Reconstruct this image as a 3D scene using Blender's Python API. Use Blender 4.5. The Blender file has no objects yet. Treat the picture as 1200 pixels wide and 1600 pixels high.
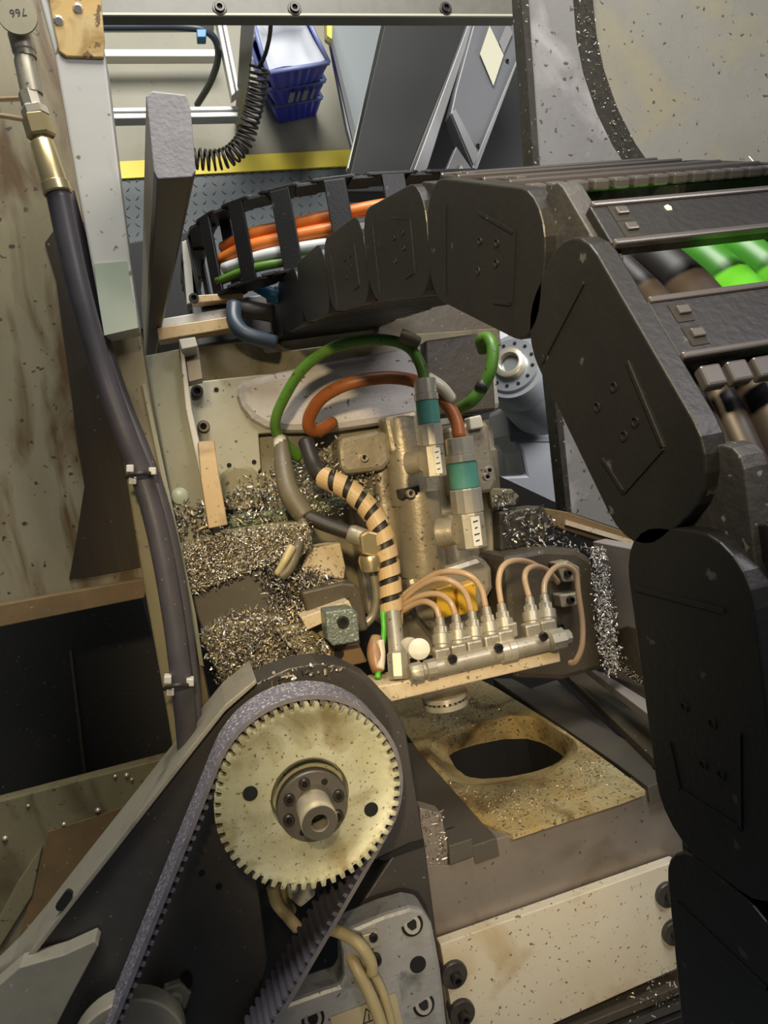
import bpy, bmesh, math, random
from mathutils import Vector, Matrix
random.seed(7)
S = bpy.context.scene
COL = S.collection
# ------------------------------------------------------------------ camera
FPX = 1100.0                       # focal length in pixels of the 1200 x 1600 frame
CAM_H = 2.30                       # the phone is held 2.3 m above the shop floor, looking down into the machine
B = Vector((-300, -26, FPX)).normalized()                 # plumb direction, in camera axes (right, down, forward)
A = Vector((3900, -780, FPX)); A = (A - A.dot(B) * B).normalized()   # the machine's X axis
C = B.cross(A)
CAM = Vector((0, 0, CAM_H))
cd = bpy.data.cameras.new('camera'); cam = bpy.data.objects.new('camera', cd); COL.objects.link(cam)
def cw(v): return Vector((v.dot(A), -v.dot(C), -v.dot(B)))
r_, u_, b_ = cw(Vector((1, 0, 0))), cw(Vector((0, -1, 0))), cw(Vector((0, 0, -1)))
M4 = Matrix(((r_.x, u_.x, b_.x, CAM.x), (r_.y, u_.y, b_.y, CAM.y), (r_.z, u_.z, b_.z, CAM.z), (0, 0, 0, 1)))
cam.matrix_world = M4
cd.sensor_fit = 'HORIZONTAL'; cd.sensor_width = 36.0; cd.lens = 36.0 * FPX / 1200.0
cd.clip_start = 0.01; cd.clip_end = 50
S.camera = cam
# ------------------------------------------------------------------ light
w = bpy.data.worlds.new('world'); S.world = w; w.use_nodes = True
w.node_tree.nodes['Background'].inputs[0].default_value = (0.85, 0.92, 1.0, 1)
w.node_tree.nodes['Background'].inputs[1].default_value = 0.088
S.view_settings.view_transform = 'Standard'; S.view_settings.look = 'None'
S.view_settings.gamma = 1.0; S.view_settings.exposure = 0.0; S.view_settings.use_curve_mapping = False
def area(name, loc, target, size, power, col, sy=None):
    l = bpy.data.lights.new(name, 'AREA'); l.energy = power; l.color = col; l.size = size
    if sy: l.shape = 'RECTANGLE'; l.size_y = sy
    o = bpy.data.objects.new(name, l); COL.objects.link(o); o.location = loc
    o.rotation_euler = (Vector(target) - Vector(loc)).to_track_quat('-Z', 'Y').to_euler(); return o
def spot(name, loc, target, power, col, ang, rad=0.02, blend=.5):
    l = bpy.data.lights.new(name, 'SPOT'); l.energy = power; l.color = col
    l.spot_size = math.radians(ang); l.spot_blend = blend; l.shadow_soft_size = rad
    o = bpy.data.objects.new(name, l); COL.objects.link(o); o.location = loc
    o.rotation_euler = (Vector(target) - Vector(loc)).to_track_quat('-Z', 'Y').to_euler(); return o
area('shop_light', (0.25, 2.0, 2.25), (0.2, 1.15, 0.0), 1.1, 85, (1.0, 0.98, 0.92))
spot('work_lamp', (-0.03, 0.24, CAM_H + 0.12), (0.24, -0.13, CAM_H - 0.75), 35, (1.0, 0.79, 0.48), 50, 0.025, 1.0)
spot('work_lamp_low', (0.0, -0.36, CAM_H + 0.18), (0.26, -0.42, CAM_H - 0.65), 11, (1.0, 0.82, 0.56), 44, 0.03, 1.0)
area('chain_highlight_fill', (0.75, 0.75, CAM_H + 0.5), (0.2, 0.1, CAM_H - 0.4), 0.5, 8, (1.0, 0.95, 1.0), 0.12)  # added light that gives the near cable chain its pale highlights
area('robot_fill', (1.25, 0.35, 1.22), (0.95, 0.1, 0.5), 0.4, 9, (1.0, 0.98, 0.98))  # added to brighten the robot, where the shop light does not reach

# ------------------------------------------------------------------ pixels to places
def ray(px, py): return cw(Vector(((px - 600) / FPX, (py - 800) / FPX, 1.0)))
def PZ(px, py, h):                 # the point of the level plane h metres below the lens
    r = ray(px, py); return CAM + r * (-h / r.z)
def PX(px, py, x): r = ray(px, py); return CAM + r * (x / r.x)
def PY(px, py, y): r = ray(px, py); return CAM + r * (y / r.y)
EX, EY, EZ = Vector((1, 0, 0)), Vector((0, 1, 0)), Vector((0, 0, 1))
# ------------------------------------------------------------------ materials
def mat(name, col, rough=.5, metal=0.0, col2=None, scale=8, amt=.5, speck=None, sdens=.3, sscale=150, bump=0.0, bscale=60, stretch=None, spec=None, trans=0, alpha=None, col3=None, scale3=10, st3=(1, 1, 1), th3=.5):
    m = bpy.data.materials.new(name); m.use_nodes = True
    nt = m.node_tree; N = nt.nodes; L = nt.links; bs = N['Principled BSDF']
    bs.inputs['Roughness'].default_value = rough; bs.inputs['Metallic'].default_value = metal
    bs.inputs['Base Color'].default_value = (*col, 1)
    if spec is not None: bs.inputs['Specular IOR Level'].default_value = spec
    if trans: bs.inputs['Transmission Weight'].default_value = trans
    if alpha is not None: bs.inputs['Alpha'].default_value = alpha
    tc = N.new('ShaderNodeTexCoord'); mp = N.new('ShaderNodeMapping'); L.new(tc.outputs['Object'], mp.inputs[0])
    if stretch: mp.inputs['Scale'].default_value = stretch
    out = None
    if col2:
        n = N.new('ShaderNodeTexNoise'); n.inputs['Scale'].default_value = scale; n.inputs['Detail'].default_value = 8; n.inputs['Roughness'].default_value = .65
        L.new(mp.outputs[0], n.inputs[0])
        rp = N.new('ShaderNodeValToRGB'); rp.color_ramp.elements[0].position = .5 - .18; rp.color_ramp.elements[1].position = .5 + .18
        rp.color_ramp.elements[0].color = (*col, 1); rp.color_ramp.elements[1].color = (*[a * (1 - amt) + b * amt for a, b in zip(col, col2)], 1)
        L.new(n.outputs[0], rp.inputs[0]); out = rp.outputs[0]
    if col3:
        mp3 = N.new('ShaderNodeMapping'); L.new(tc.outputs['Object'], mp3.inputs[0]); mp3.inputs['Scale'].default_value = st3
        n = N.new('ShaderNodeTexNoise'); n.inputs['Scale'].default_value = scale3; n.inputs['Detail'].default_value = 7; n.inputs['Distortion'].default_value = .6
        L.new(mp3.outputs[0], n.inputs[0])
        r3_ = N.new('ShaderNodeValToRGB'); r3_.color_ramp.elements[0].position = th3; r3_.color_ramp.elements[1].position = th3 + .16
        L.new(n.outputs[0], r3_.inputs[0]); mx = N.new('ShaderNodeMix'); mx.data_type = 'RGBA'; L.new(r3_.outputs[0], mx.inputs[0])
        if out: L.new(out, mx.inputs[6])
        else: mx.inputs[6].default_value = (*col, 1)
        mx.inputs[7].default_value = (*col3, 1); out = mx.outputs[2]
    if speck:
        v = N.new('ShaderNodeTexNoise'); v.inputs['Scale'].default_value = sscale; v.inputs['Detail'].default_value = 3
        L.new(tc.outputs['Object'], v.inputs[0])
        r2 = N.new('ShaderNodeValToRGB'); th = .72 - .22 * sdens
        r2.color_ramp.elements[0].position = th; r2.color_ramp.elements[1].position = th + .04
        L.new(v.outputs[0], r2.inputs[0])
        mx = N.new('ShaderNodeMix'); mx.data_type = 'RGBA'; L.new(r2.outputs[0], mx.inputs[0])
        if out: L.new(out, mx.inputs[6])
        else: mx.inputs[6].default_value = (*col, 1)
        mx.inputs[7].default_value = (*speck, 1); out = mx.outputs[2]
    if out: L.new(out, bs.inputs['Base Color'])
    if bump:
        n = N.new('ShaderNodeTexNoise'); n.inputs['Scale'].default_value = bscale; n.inputs['Detail'].default_value = 6
        L.new(mp.outputs[0], n.inputs[0]); bp = N.new('ShaderNodeBump'); bp.inputs['Strength'].default_value = bump; bp.inputs['Distance'].default_value = .002
        L.new(n.outputs[0], bp.inputs['Height']); L.new(bp.outputs[0], bs.inputs['Normal'])
    return m
K = {}
K['black_plastic'] = mat('black_plastic', (.007, .007, .0075), .42, 0, (.012, .012, .0115), 30, .6, (.06, .06, .06), .05, 90, .12, 300, spec=.4)
K['black_plastic_rough'] = mat('black_plastic_rough', (.016, .016, .017), .5, 0, (.04, .04, .04), 60, .7, (.12, .12, .12), .30, 260, .25, 300)
K['bead_plastic'] = mat('glossy_black_plastic', (.05, .047, .05), .28, 0, spec=.8)
K['chrome'] = mat('chrome', (.72, .66, .52), .26, .6, (.52, .44, .30), 60, .5)
K['steel'] = mat('steel', (.22, .21, .2), .45, .3, (.25, .22, .17), 12, .6, (.12, .10, .07), .25, 200, .15)
K['dark_steel'] = mat('dark_steel', (.095, .086, .074), .45, .35, (.14, .12, .085), 10, .7, (.22, .20, .16), .12, 300, .15)
K['housing'] = mat('housing_shaded', (.075, .068, .060), .42, .25, (.040, .036, .033), 6, .8, (.24, .22, .18), .10, 250, .12)  # face darkened in colour for the shadow on it; the rim stays lighter
K['housing_side'] = mat('housing_side', (.31, .285, .22), .45, .15, (.2, .18, .135), 9, .7, (.4, .37, .3), .12, 220, .12, col3=(.12, .105, .07), scale3=14, th3=.53)
K['silver_cast'] = mat('silver_cast', (.42, .42, .40), .42, .3, (.30, .30, .285), 25, .7, (.12, .11, .1), .2, 150, .25, 200, col3=(.16, .16, .15), scale3=30, th3=.56)
K['bolt_black'] = mat('bolt_black', (.03, .028, .027), .35, .6, (.10, .08, .06), 80, .5)
K['hole'] = mat('hole_black', (.006, .006, .006), .9)
K['pulley'] = mat('pulley_zinc', (.46, .43, .24), .42, .4, (.68, .68, .50), 14, .9, (.22, .15, .06), .40, 330, .12, 100, col3=(.30, .25, .12), scale3=22, th3=.50)
K['pulley_tooth'] = mat('pulley_tooth', (.58, .55, .40), .35, .7, (.35, .3, .2), 40, .6)
K['rubber'] = mat('belt_rubber', (.13, .12, .145), .5, 0, (.22, .21, .25), 200, .8, (.62, .6, .64), .62, 420, .4)
K['rubber_tooth'] = mat('belt_tooth', (.085, .08, .095), .6, 0, (.15, .14, .17), 60, .6)
K['rubber_edge'] = mat('belt_edge', (.12, .11, .12), .65, 0, (.2, .19, .2), 90, .6)
K['olive'] = mat('olive_grime', (.235, .205, .11), .5, 0, (.15, .12, .06), 7, .8, (.06, .05, .03), .25, 160, .15, 60, (1, .4, 1), col3=(.09, .065, .03), scale3=20, st3=(1, .5, 1), th3=.52)
K['cream'] = mat('cream_paint', (.62, .58, .46), .35, 0, (.55, .45, .27), 5, .7, (.18, .12, .06), .30, 220, .1, col3=(.42, .31, .15), scale3=11, th3=.55)
K['cream_tan'] = mat('tan_oily_paint', (.48, .31, .13), .35, 0, (.45, .38, .25), 14, .7, (.2, .12, .05), .35, 200, .1, col3=(.30, .2, .09), scale3=25, th3=.54)
K['bracket_tan'] = mat('bracket_tan', (.62, .52, .35), .45, 0, (.48, .36, .2), 20, .8, (.22, .16, .09), .45, 260, .2)
K['base'] = mat('base_metal', (.29, .25, .205), .36, .35, (.19, .16, .13), 6, .8, (.08, .06, .05), .14, 180, .08, col3=(.15, .11, .07), scale3=9, th3=.55)
K['drain'] = mat('drain_grime', (.40, .36, .20), .42, .1, (.42, .27, .08), 10, .9, (.12, .09, .05), .55, 240, .5, 180, col3=(.14, .085, .03), scale3=16, th3=.50)
K['white_cast'] = mat('white_cast', (.60, .56, .54), .5, 0, (.40, .37, .30), 7, .8, (.06, .05, .04), .33, 130, .3, 300, col3=(.25, .22, .16), scale3=16, th3=.58)
K['grey_plate'] = mat('plate_grey', (.42, .39, .29), .5, 0, (.30, .27, .18), 8, .8, (.10, .08, .05), .24, 150, .15, col3=(.20, .17, .09), scale3=16, th3=.55)
K['green_grey'] = mat('green_grey_paint', (.23, .235, .17), .45, .05, (.17, .165, .11), 6, .8, (.10, .08, .04), .2, 160, .08, col3=(.12, .11, .06), scale3=14, st3=(1,.5,1), th3=.55)
K['post'] = mat('post_paint', (.52, .50, .43), .4, 0, (.45, .45, .43), 5, .9, (.20, .15, .07), .18, 90, .08, col3=(.38, .30, .13), scale3=14, st3=(1.5, .4, 1), th3=.55)
K['post_yellow'] = mat('post_oil_film', (.60, .37, .09), .35, 0, (.55, .45, .25), 14, .8, (.16, .09, .03), .35, 90, .2, col3=(.33, .19, .04), scale3=30, th3=.5)
K['post_green'] = mat('post_green_film', (.33, .38, .28), .35, 0, (.40, .43, .35), 10, .6, (.2, .17, .1), .1, 90)
K['rust_wall'] = mat('rust_wall', (.20, .165, .085), .5, 0, (.27, .24, .155), 5, 1, (.05, .035, .02), .30, 110, .2, 60, (1.6, .45, 1), col3=(.10, .055, .015), scale3=16, st3=(1.8, .45, 1), th3=.47)
K['rust_dark'] = mat('dark_oil_stain', (.020, .015, .010), .55, 0, (.09, .06, .03), 14, .4, (.2, .17, .12), .06, 100, .1, 60, (2.2, .2, 1), spec=.3)
K['rust_beam'] = mat('rust_beam', (.22, .14, .06), .42, 0, (.09, .055, .025), 12, .7, (.35, .28, .16), .15, 150, .2)
K['black'] = mat('near_black', (.010, .009, .008), .6, 0, (.02, .018, .014), 5, .6, (.10, .09, .06), .12, 220)  # near-black for pit walls, inner partition and slide rails
K['motor'] = mat('motor_cast', (.42, .36, .245), .36, .4, (.27, .225, .15), 9, .8, (.11, .08, .05), .28, 190, .25, 150, col3=(.17, .135, .08), scale3=18, th3=.54)
K['dark_brown'] = mat('oily_dark', (.055, .045, .03), .42, .1, (.11, .085, .05), 9, .8, (.3, .26, .2), .15, 200, .3)
K['green'] = mat('green_jacket', (.07, .22, .02), .4, 0, (.12, .17, .03), 22, .7, (.05, .06, .02), .3, 160)
K['green_bright'] = mat('bright_green_jacket', (.09, .42, .03), .38)
K['orange'] = mat('orange_jacket', (.42, .115, .02), .42, 0, (.22, .08, .03), 22, .8, (.12, .05, .02), .3, 160)
K['orange_bright'] = mat('bright_orange_jacket', (.75, .20, .03), .4)
K['white_cable'] = mat('white_jacket', (.6, .62, .6), .4)
K['brown_cable'] = mat('brown_hose', (.022, .017, .016), .5, 0, (.036, .028, .025), 30, .6)
K['blue'] = mat('blue_hose', (.02, .16, .34), .4)
K['blue_dark'] = mat('blue_grey_hose', (.035, .05, .07), .4)
K['hose'] = mat('hydraulic_hose', (.055, .05, .055), .42, 0, (.09, .08, .085), 30, .6, (.25, .22, .18), .08, 200)
K['teal'] = mat('teal_band', (.09, .30, .215), .4, 0, (.16, .42, .3), 60, .6)
K['wrap'] = mat('spiral_wrap', (.60, .38, .15), .42, 0, (.5, .4, .24), 40, .8, (.12, .3, .08), .2, 110)
K['tube'] = mat('amber_tube', (.58, .38, .2), .25, 0, (.6, .45, .3), 60, .5, alpha=.72)
K['tan_tube'] = mat('tan_tube', (.52, .43, .23), .4, 0, (.38, .3, .14), 30, .6)
K['sleeve'] = mat('grey_sleeve', (.15, .125, .075), .5, 0, (.09, .075, .045), 25, .8, (.3, .26, .2), .2, 200)
K['white'] = mat('white_disc', (.72, .70, .58), .4)
K['grey_disc'] = mat('grey_disc', (.36, .34, .28), .45)
K['yellow_oily'] = mat('yellow_plastic', (.75, .42, .02), .35, 0, (.6, .36, .05), 40, .6, (.25, .14, .02), .3, 180)
K['conn'] = mat('fitting_metal', (.44, .40, .30), .4, .45, (.3, .27, .2), 40, .8, (.15, .12, .08), .25, 250)
K['brass'] = mat('brass', (.62, .50, .26), .3, .8, (.5, .4, .2), 60, .5)
K['panel'] = mat('speckled_panel', (.215, .205, .195), .5, .05, (.17, .16, .145), 5, .8, (.07, .06, .05), .36, 90, .2, 80, col3=(.34, .32, .31), scale3=10, th3=.53)
K['panel_in'] = mat('recess_panel', (.25, .24, .21), .5, .05, (.20, .19, .15), 4, .8, (.07, .06, .05), .25, 90, .2, 80, col3=(.27, .24, .16), scale3=6, th3=.50)
K['seam'] = mat('dark_oily_seam', (.02, .017, .012), .45, 0, (.05, .045, .03), 60, .6, (.45, .42, .35), .22, 170, .4)
K['side_wall'] = mat('side_wall_metal', (.32, .285, .26), .45, .1, (.22, .19, .165), 14, .8, (.3, .27, .22), .1, 200, .1, 60, (1, 1, .3))
K['frame_bar'] = mat('frame_bar', (.125, .12, .10), .5, .1, (.095, .09, .07), 50, .8, (.12, .11, .09), .3, 220)
K['bar_top'] = mat('bar_sawn_end', (.36, .335, .33), .55, .1, (.27, .25, .25), 40, .8, (.32, .29, .27), .25, 220, .25, 300)
K['bar_side'] = mat('bar_flank', (.15, .135, .11), .42, .5, (.10, .09, .075), 12, .7)
K['concrete'] = mat('shop_floor_concrete', (.33, .315, .24), .6, 0, (.25, .24, .185), 2.5, .8, (.2, .19, .15), .08, 60)
K['yellow_paint'] = mat('yellow_floor_paint', (.95, .76, .05), .5, 0, (.88, .70, .1), 8, .5)
K['tread'] = mat('tread_plate', (.05, .060, .066), .5, .2, (.075, .088, .095), 6, .7)
K['alu'] = mat('aluminium_profile', (.62, .62, .58), .4, .2)
K['alu_dark'] = mat('profile_slot', (.09, .09, .085), .6)
K['bin'] = mat('blue_bin', (.022, .042, .80), .38, 0, (.03, .06, .9), 20, .5)
K['bin_rim'] = mat('bin_rim', (.18, .22, .42), .4)
K['paper'] = mat('white_liner', (.45, .47, .51), .6, 0, (.38, .40, .46), 6, .6)
K['cabinet'] = mat('grey_cabinet', (.19, .215, .225), .45, .1)
K['cab_edge'] = mat('cabinet_edge', (.6, .62, .55), .45)
K['dark_panel'] = mat('dark_grey_panel', (.016, .0165, .017), .55, 0, (.022, .0225, .023), 5, .6, spec=.25)
K['mid_panel'] = mat('mid_grey_panel', (.10, .104, .112), .42, .1, (.13, .13, .14), 5, .6)
K['light_panel'] = mat('light_grey_panel', (.19, .19, .195), .42, .2)
K['label_cream'] = mat('label_cream', (.40, .39, .30), .5)
K['robot'] = mat('robot_grey', (.27, .28, .30), .45, .05, (.31, .32, .34), 5, .5)
K['robot_flange'] = mat('robot_flange', (.34, .36, .38), .32, .7)
K['chip'] = mat('chip_bright', (.75, .71, .62), .3, .45)
K['chip_dark'] = mat('chip_dark', (.10, .09, .08), .4, .5)
K['chip_tan'] = mat('chip_tan', (.48, .38, .22), .35, .6)
K['green_sludge'] = mat('green_sludge', (.07, .10, .04), .35, .2, (.13, .14, .07), 40, .8, (.45, .43, .35), .5, 300, .8, 300)
K['cube'] = mat('speckled_clamp', (.20, .24, .20), .4, .3, (.12, .14, .11), 60, .8, (.55, .55, .45), .5, 330, .6, 300)
K['label_tan'] = mat('label_tan', (.5, .42, .27), .45, 0, (.42, .35, .2), 30, .6)
K['ink'] = mat('ink', (.03, .025, .02), .5)
K['washer'] = mat('black_washer', (.075, .068, .055), .4, .4, (.04, .035, .03), 60, .6)
K['red_hose'] = mat('rusty_red_plastic', (.28, .09, .03), .4, 0, (.35, .28, .15), 40, .8)
K['tag'] = mat('brass_tag', (.33, .30, .20), .45, .2, (.27, .24, .15), 40, .6)
# ------------------------------------------------------------------ mesh helpers
class MB:
    """collects geometry (world coordinates) and builds one mesh object"""
    def __init__(s): s.bm = bmesh.new(); s.mi = 0
    def _f(s, vs):
        try: f = s.bm.faces.new(vs); f.material_index = s.mi; return f
        except ValueError: return None
    def slot(s, i): s.mi = i; return s
    def loft(s, a, b, cap=True):
        va = [s.bm.verts.new(p) for p in a]; vb = [s.bm.verts.new(p) for p in b]; n = len(a)
        for i in range(n): s._f([va[i], va[(i + 1) % n], vb[(i + 1) % n], vb[i]])
        if cap: s._f(va); s._f(list(reversed(vb)))
        return s
    def prism(s, pts, vec): vec = Vector(vec); return s.loft([Vector(p) for p in pts], [Vector(p) + vec for p in pts])
    def pz(s, poly, h, t): return s.prism([PZ(x, y, h) for x, y in poly], (0, 0, -t))
    def box(s, lo, hi):
        x0, y0, z0 = lo; x1, y1, z1 = hi
        return s.prism([(x0, y0, z0), (x1, y0, z0), (x1, y1, z0), (x0, y1, z0)], (0, 0, z1 - z0))
    def rings(s, rings, closed=False, cap=True):
        vr = [[s.bm.verts.new(p) for p in r] for r in rings]; n = len(rings[0])
        R = range(len(vr)) if closed else range(len(vr) - 1)
        for k in R:
            a, b = vr[k], vr[(k + 1) % len(vr)]
            for i in range(n): s._f([a[i], a[(i + 1) % n], b[(i + 1) % n], b[i]])
        if cap and not closed: s._f(vr[0]); s._f(list(reversed(vr[-1])))
        return s
    def lathe(s, p0, p1, prof, seg=20, cap=True):
        """prof: list of (t along p0>p1 in 0..1, radius)"""
        p0, p1 = Vector(p0), Vector(p1); d = (p1 - p0); q = d.to_track_quat('Z', 'Y')
        e1, e2 = q @ EX, q @ EY
        return s.rings([[p0 + d * t + (e1 * math.cos(2 * math.pi * i / seg) + e2 * math.sin(2 * math.pi * i / seg)) * r for i in range(seg)] for t, r in prof], cap=cap)
    def cyl(s, p0, p1, r, r1=None, seg=20): return s.lathe(p0, p1, [(0, r), (1, r if r1 is None else r1)], seg)
    def tube(s, pts, r, seg=12, sub=6):
        P = smooth(pts, sub); n = len(P)
        t0 = (P[1] - P[0]).normalized(); u = t0.orthogonal().normalized(); rs = []
        for i, p in enumerate(P):
            t = (P[min(i + 1, n - 1)] - P[max(i - 1, 0)]).normalized()
            u = (u - u.dot(t) * t).normalized(); v = t.cross(u)
            rr = r(i / (n - 1)) if callable(r) else r
            rs.append([p + (u * math.cos(2 * math.pi * k / seg) + v * math.sin(2 * math.pi * k / seg)) * rr for k in range(seg)])
        return s.rings(rs)
    def build(s, name, mats, parent=None, bevel=0.0, sm=False, base=None):
        bm = s.bm
        bmesh.ops.recalc_face_normals(bm, faces=bm.faces)
        vs = [v.co.copy() for v in bm.verts]
        lo = Vector([min(v[i] for v in vs) for i in range(3)]); hi = Vector([max(v[i] for v in vs) for i in range(3)])
        o0 = Vector(base) if base is not None else Vector(((lo.x + hi.x) / 2, (lo.y + hi.y) / 2, lo.z))
        for v in bm.verts: v.co -= o0
        me = bpy.data.meshes.new(name); bm.to_mesh(me); bm.free()
        if not isinstance(mats, (list, tuple)): mats = [mats]
        for m in mats: me.materials.append(K[m])
        if sm:
            for p in me.polygons: p.use_smooth = True
            if sm == 'auto':
                try: me.set_sharp_from_angle(angle=math.radians(35))
                except Exception: pass
        o = bpy.data.objects.new(name, me); COL.objects.link(o)
        if parent:
            o.parent = parent; o.location = o0 - wloc(parent)
        else: o.location = o0
        if bevel:
            b = o.modifiers.new('bevel', 'BEVEL'); b.width = bevel; b.segments = 2; b.limit_method = 'ANGLE'; b.angle_limit = math.radians(40)
        return o
def wloc(o):
    l = Vector(o.location)
    while o.parent: o = o.parent; l += Vector(o.location)
    return l
def smooth(pts, sub=6):
    P = [Vector(p) for p in pts]
    if len(P) < 3: return P
    Q = [2 * P[0] - P[1]] + P + [2 * P[-1] - P[-2]]; out = []
    for i in range(1, len(Q) - 2):
        a, b, c, d = Q[i - 1:i + 3]
        for k in range(sub):
            t = k / sub
            out.append(.5 * ((2 * b) + (c - a) * t + (2 * a - 5 * b + 4 * c - d) * t * t + (3 * b - a - 3 * c + d) * t ** 3))
    out.append(P[-1]); return out
def tag(o, label, cat, group=None, kind=None):
    o['label'] = label; o['category'] = cat
    if group: o['group'] = group
    if kind: o['kind'] = kind
    return o
def struct(o): o['kind'] = 'structure'; return o
def thing(name, loc, label, cat, group=None):
    o = bpy.data.objects.new(name, None); COL.objects.link(o); o.location = loc; o.empty_display_size = .02
    return tag(o, label, cat, group)
def zp(lst): return [PZ(*p) for p in lst]
def bolt(parent, p, n, r, name='bolt', washer=None, mt='bolt_black', depth=.006, label=None):
    """socket head screw at p, pointing along n"""
    p = Vector(p); n = Vector(n).normalized()
    if washer: MB().lathe(p, p + n * depth * .4, [(0, washer), (.8, washer), (1, washer * .94)], 24).build('washer', 'washer', parent)
    o = MB().lathe(p, p + n * depth, [(0, r), (.85, r), (1, r * .9), (1, r * .55), (.4, r * .55), (.4, 0.0001)], 20, cap=False).build(name, mt, parent, sm='auto')
    MB().lathe(p + n * depth * .4, p + n * depth * .45, [(0, r * .54), (1, r * .54)], 6).build('socket', 'hole', o)
    return o
def hexbolt(parent, p, n, r, name='hex_bolt', mt='bolt_black', depth=.006):
    p = Vector(p); n = Vector(n).normalized()
    o = MB().lathe(p, p + n * depth, [(0, r), (.85, r), (1, r * .88)], 6).build(name, mt, parent)
    MB().lathe(p + n * depth * .9, p + n * depth * 1.5, [(0, r * .5), (.8, r * .5), (1, r * .4)], 16).build('stud', mt, o)
    return o
def hole(parent, p, n, r, name='hole'):
    p = Vector(p); n = Vector(n).normalized()
    return MB().lathe(p - n * .004, p + n * .0006, [(0, r), (1, r)], 20).build(name, 'hole', parent)
def inpoly(x, y, poly):
    c = False; j = len(poly) - 1
    for i in range(len(poly)):
        xi, yi = poly[i]; xj, yj = poly[j]
        if (yi > y) != (yj > y) and x < (xj - xi) * (y - yi) / (yj - yi) + xi: c = not c
        j = i
    return c
def chips(name, poly, proj, n, size, label, mats=('chip', 'chip_dark', 'chip_tan'), jit=.004, wts=(3, 5, 2)):
    """thousands of metal shavings scattered on one surface"""
    mb = MB(); xs = [p[0] for p in poly]; ys = [p[1] for p in poly]; k = 0
    pool = [i for i, q in enumerate(wts) for _ in range(q)]
    while k < n:
        x, y = random.uniform(min(xs), max(xs)), random.uniform(min(ys), max(ys))
        if not inpoly(x, y, poly): continue
        k += 1
        c = proj(x, y) + Vector((random.gauss(0, jit * .3), random.gauss(0, jit * .3), random.random() * jit))
        a = random.uniform(0, 6.283); el = random.gauss(0, .45)
        d = Vector((math.cos(a) * math.cos(el), math.sin(a) * math.cos(el), math.sin(el)))
        L = size * random.choice((.4, .5, .6, .8, 1, 1.8)) * random.uniform(.7, 1.3); wd = size * random.uniform(.14, .34)
        s_ = d.cross(EZ).normalized(); u2 = s_.cross(d); s_ = (s_ + u2 * random.gauss(0, .6)).normalized(); up = d.cross(s_)
        mb.slot(random.choice(pool)); bend = L * random.uniform(0, .22)
        R = []
        for t in (-.5, 0, .5):
            q = c + d * L * t + up * (bend * (.25 - t * t) * 2)
            ww = wd * (1 if t == 0 else .6)
            R.append([q + s_ * ww, q + up * wd * .35, q - s_ * ww, q - up * wd * .35])
        mb.rings(R)
    o = mb.build(name, list(mats)); return tag(o, label, 'metal chips', kind='stuff')
def rrect(cx, cy, w, h, r, ang=0, k=5):
    out = []
    for qx, qy, a0 in ((1, 1, 0), (-1, 1, 90), (-1, -1, 180), (1, -1, 270)):
        for i in range(k + 1):
            a = math.radians(a0 + 90 * i / k)
            x, y = qx * (w / 2 - r) + r * math.cos(a), qy * (h / 2 - r) + r * math.sin(a)
            out.append((cx + x * math.cos(ang) - y * math.sin(ang), cy + x * math.sin(ang) + y * math.cos(ang)))
    return out
def text(parent, s, p, xdir, ydir, size, name='lettering', mt='ink'):
    cu = bpy.data.curves.new('t', 'FONT'); cu.body = s; cu.size = size; cu.extrude = size * .01; cu.align_x = 'CENTER'; cu.align_y = 'CENTER'
    t = bpy.data.objects.new('t', cu); COL.objects.link(t); dg = bpy.context.evaluated_depsgraph_get(); dg.update()
    me = bpy.data.meshes.new_from_object(t.evaluated_get(dg)); bpy.data.objects.remove(t)
    xd, yd = Vector(xdir).normalized(), Vector(ydir); yd = (yd - yd.dot(xd) * xd).normalized(); zd = xd.cross(yd)
    m3 = Matrix((xd, yd, zd)).transposed()
    me.transform(m3.to_4x4()); me.name = name
    me.materials.clear(); me.materials.append(K[mt])
    o = bpy.data.objects.new(name, me); COL.objects.link(o); o.parent = parent; o.location = Vector(p) - wloc(parent); return o

# =================================================================== THE SETTING
# shop floor, far below
struct(MB().box((-2.2, -1.2, -.06), (3.6, 5.5, 0)).build('floor', 'concrete'))
# the machine's sheet metal pan, 1.2 m below the lens
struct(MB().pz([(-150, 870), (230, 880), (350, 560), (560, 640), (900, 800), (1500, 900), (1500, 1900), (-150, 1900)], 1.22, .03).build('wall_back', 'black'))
# left panel: rust stained sheet with a rolled lower flange
wl = struct(MB().pz([(-60, -60), (110, -60), (215, 500), (232, 905), (-60, 958)], .80, .02).build('wall_left', 'rust_wall', bevel=.001))
MB().pz([(105, 330), (135, 350), (180, 500), (215, 640), (228, 800), (226, 885), (150, 900), (108, 905), (118, 850), (132, 760), (120, 690), (112, 620), (98, 520), (88, 440), (70, 380)], .798, .0015).build('oil_stain', 'rust_dark', wl)
fl = thing('panel_flange', PZ(110, 945, .78), 'brown rusty flange under the stained left panel, above the black opening', 'flange')
MB().pz([(-60, 956), (232, 903), (226, 934), (-60, 992)], .775, .02).build('lip', 'rust_beam', fl, bevel=.001)
# dark pit wall below it
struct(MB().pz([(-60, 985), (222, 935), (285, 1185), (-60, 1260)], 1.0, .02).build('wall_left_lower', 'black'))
pc = thing('chute_seam', PZ(120, 1100, .99), 'thin vertical seam on the black wall of the left pit', 'seam')
MB().pz([(108, 1018), (112, 1018), (136, 1218), (131, 1218)], .995, .004).build('bead', 'dark_brown', pc)
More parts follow.
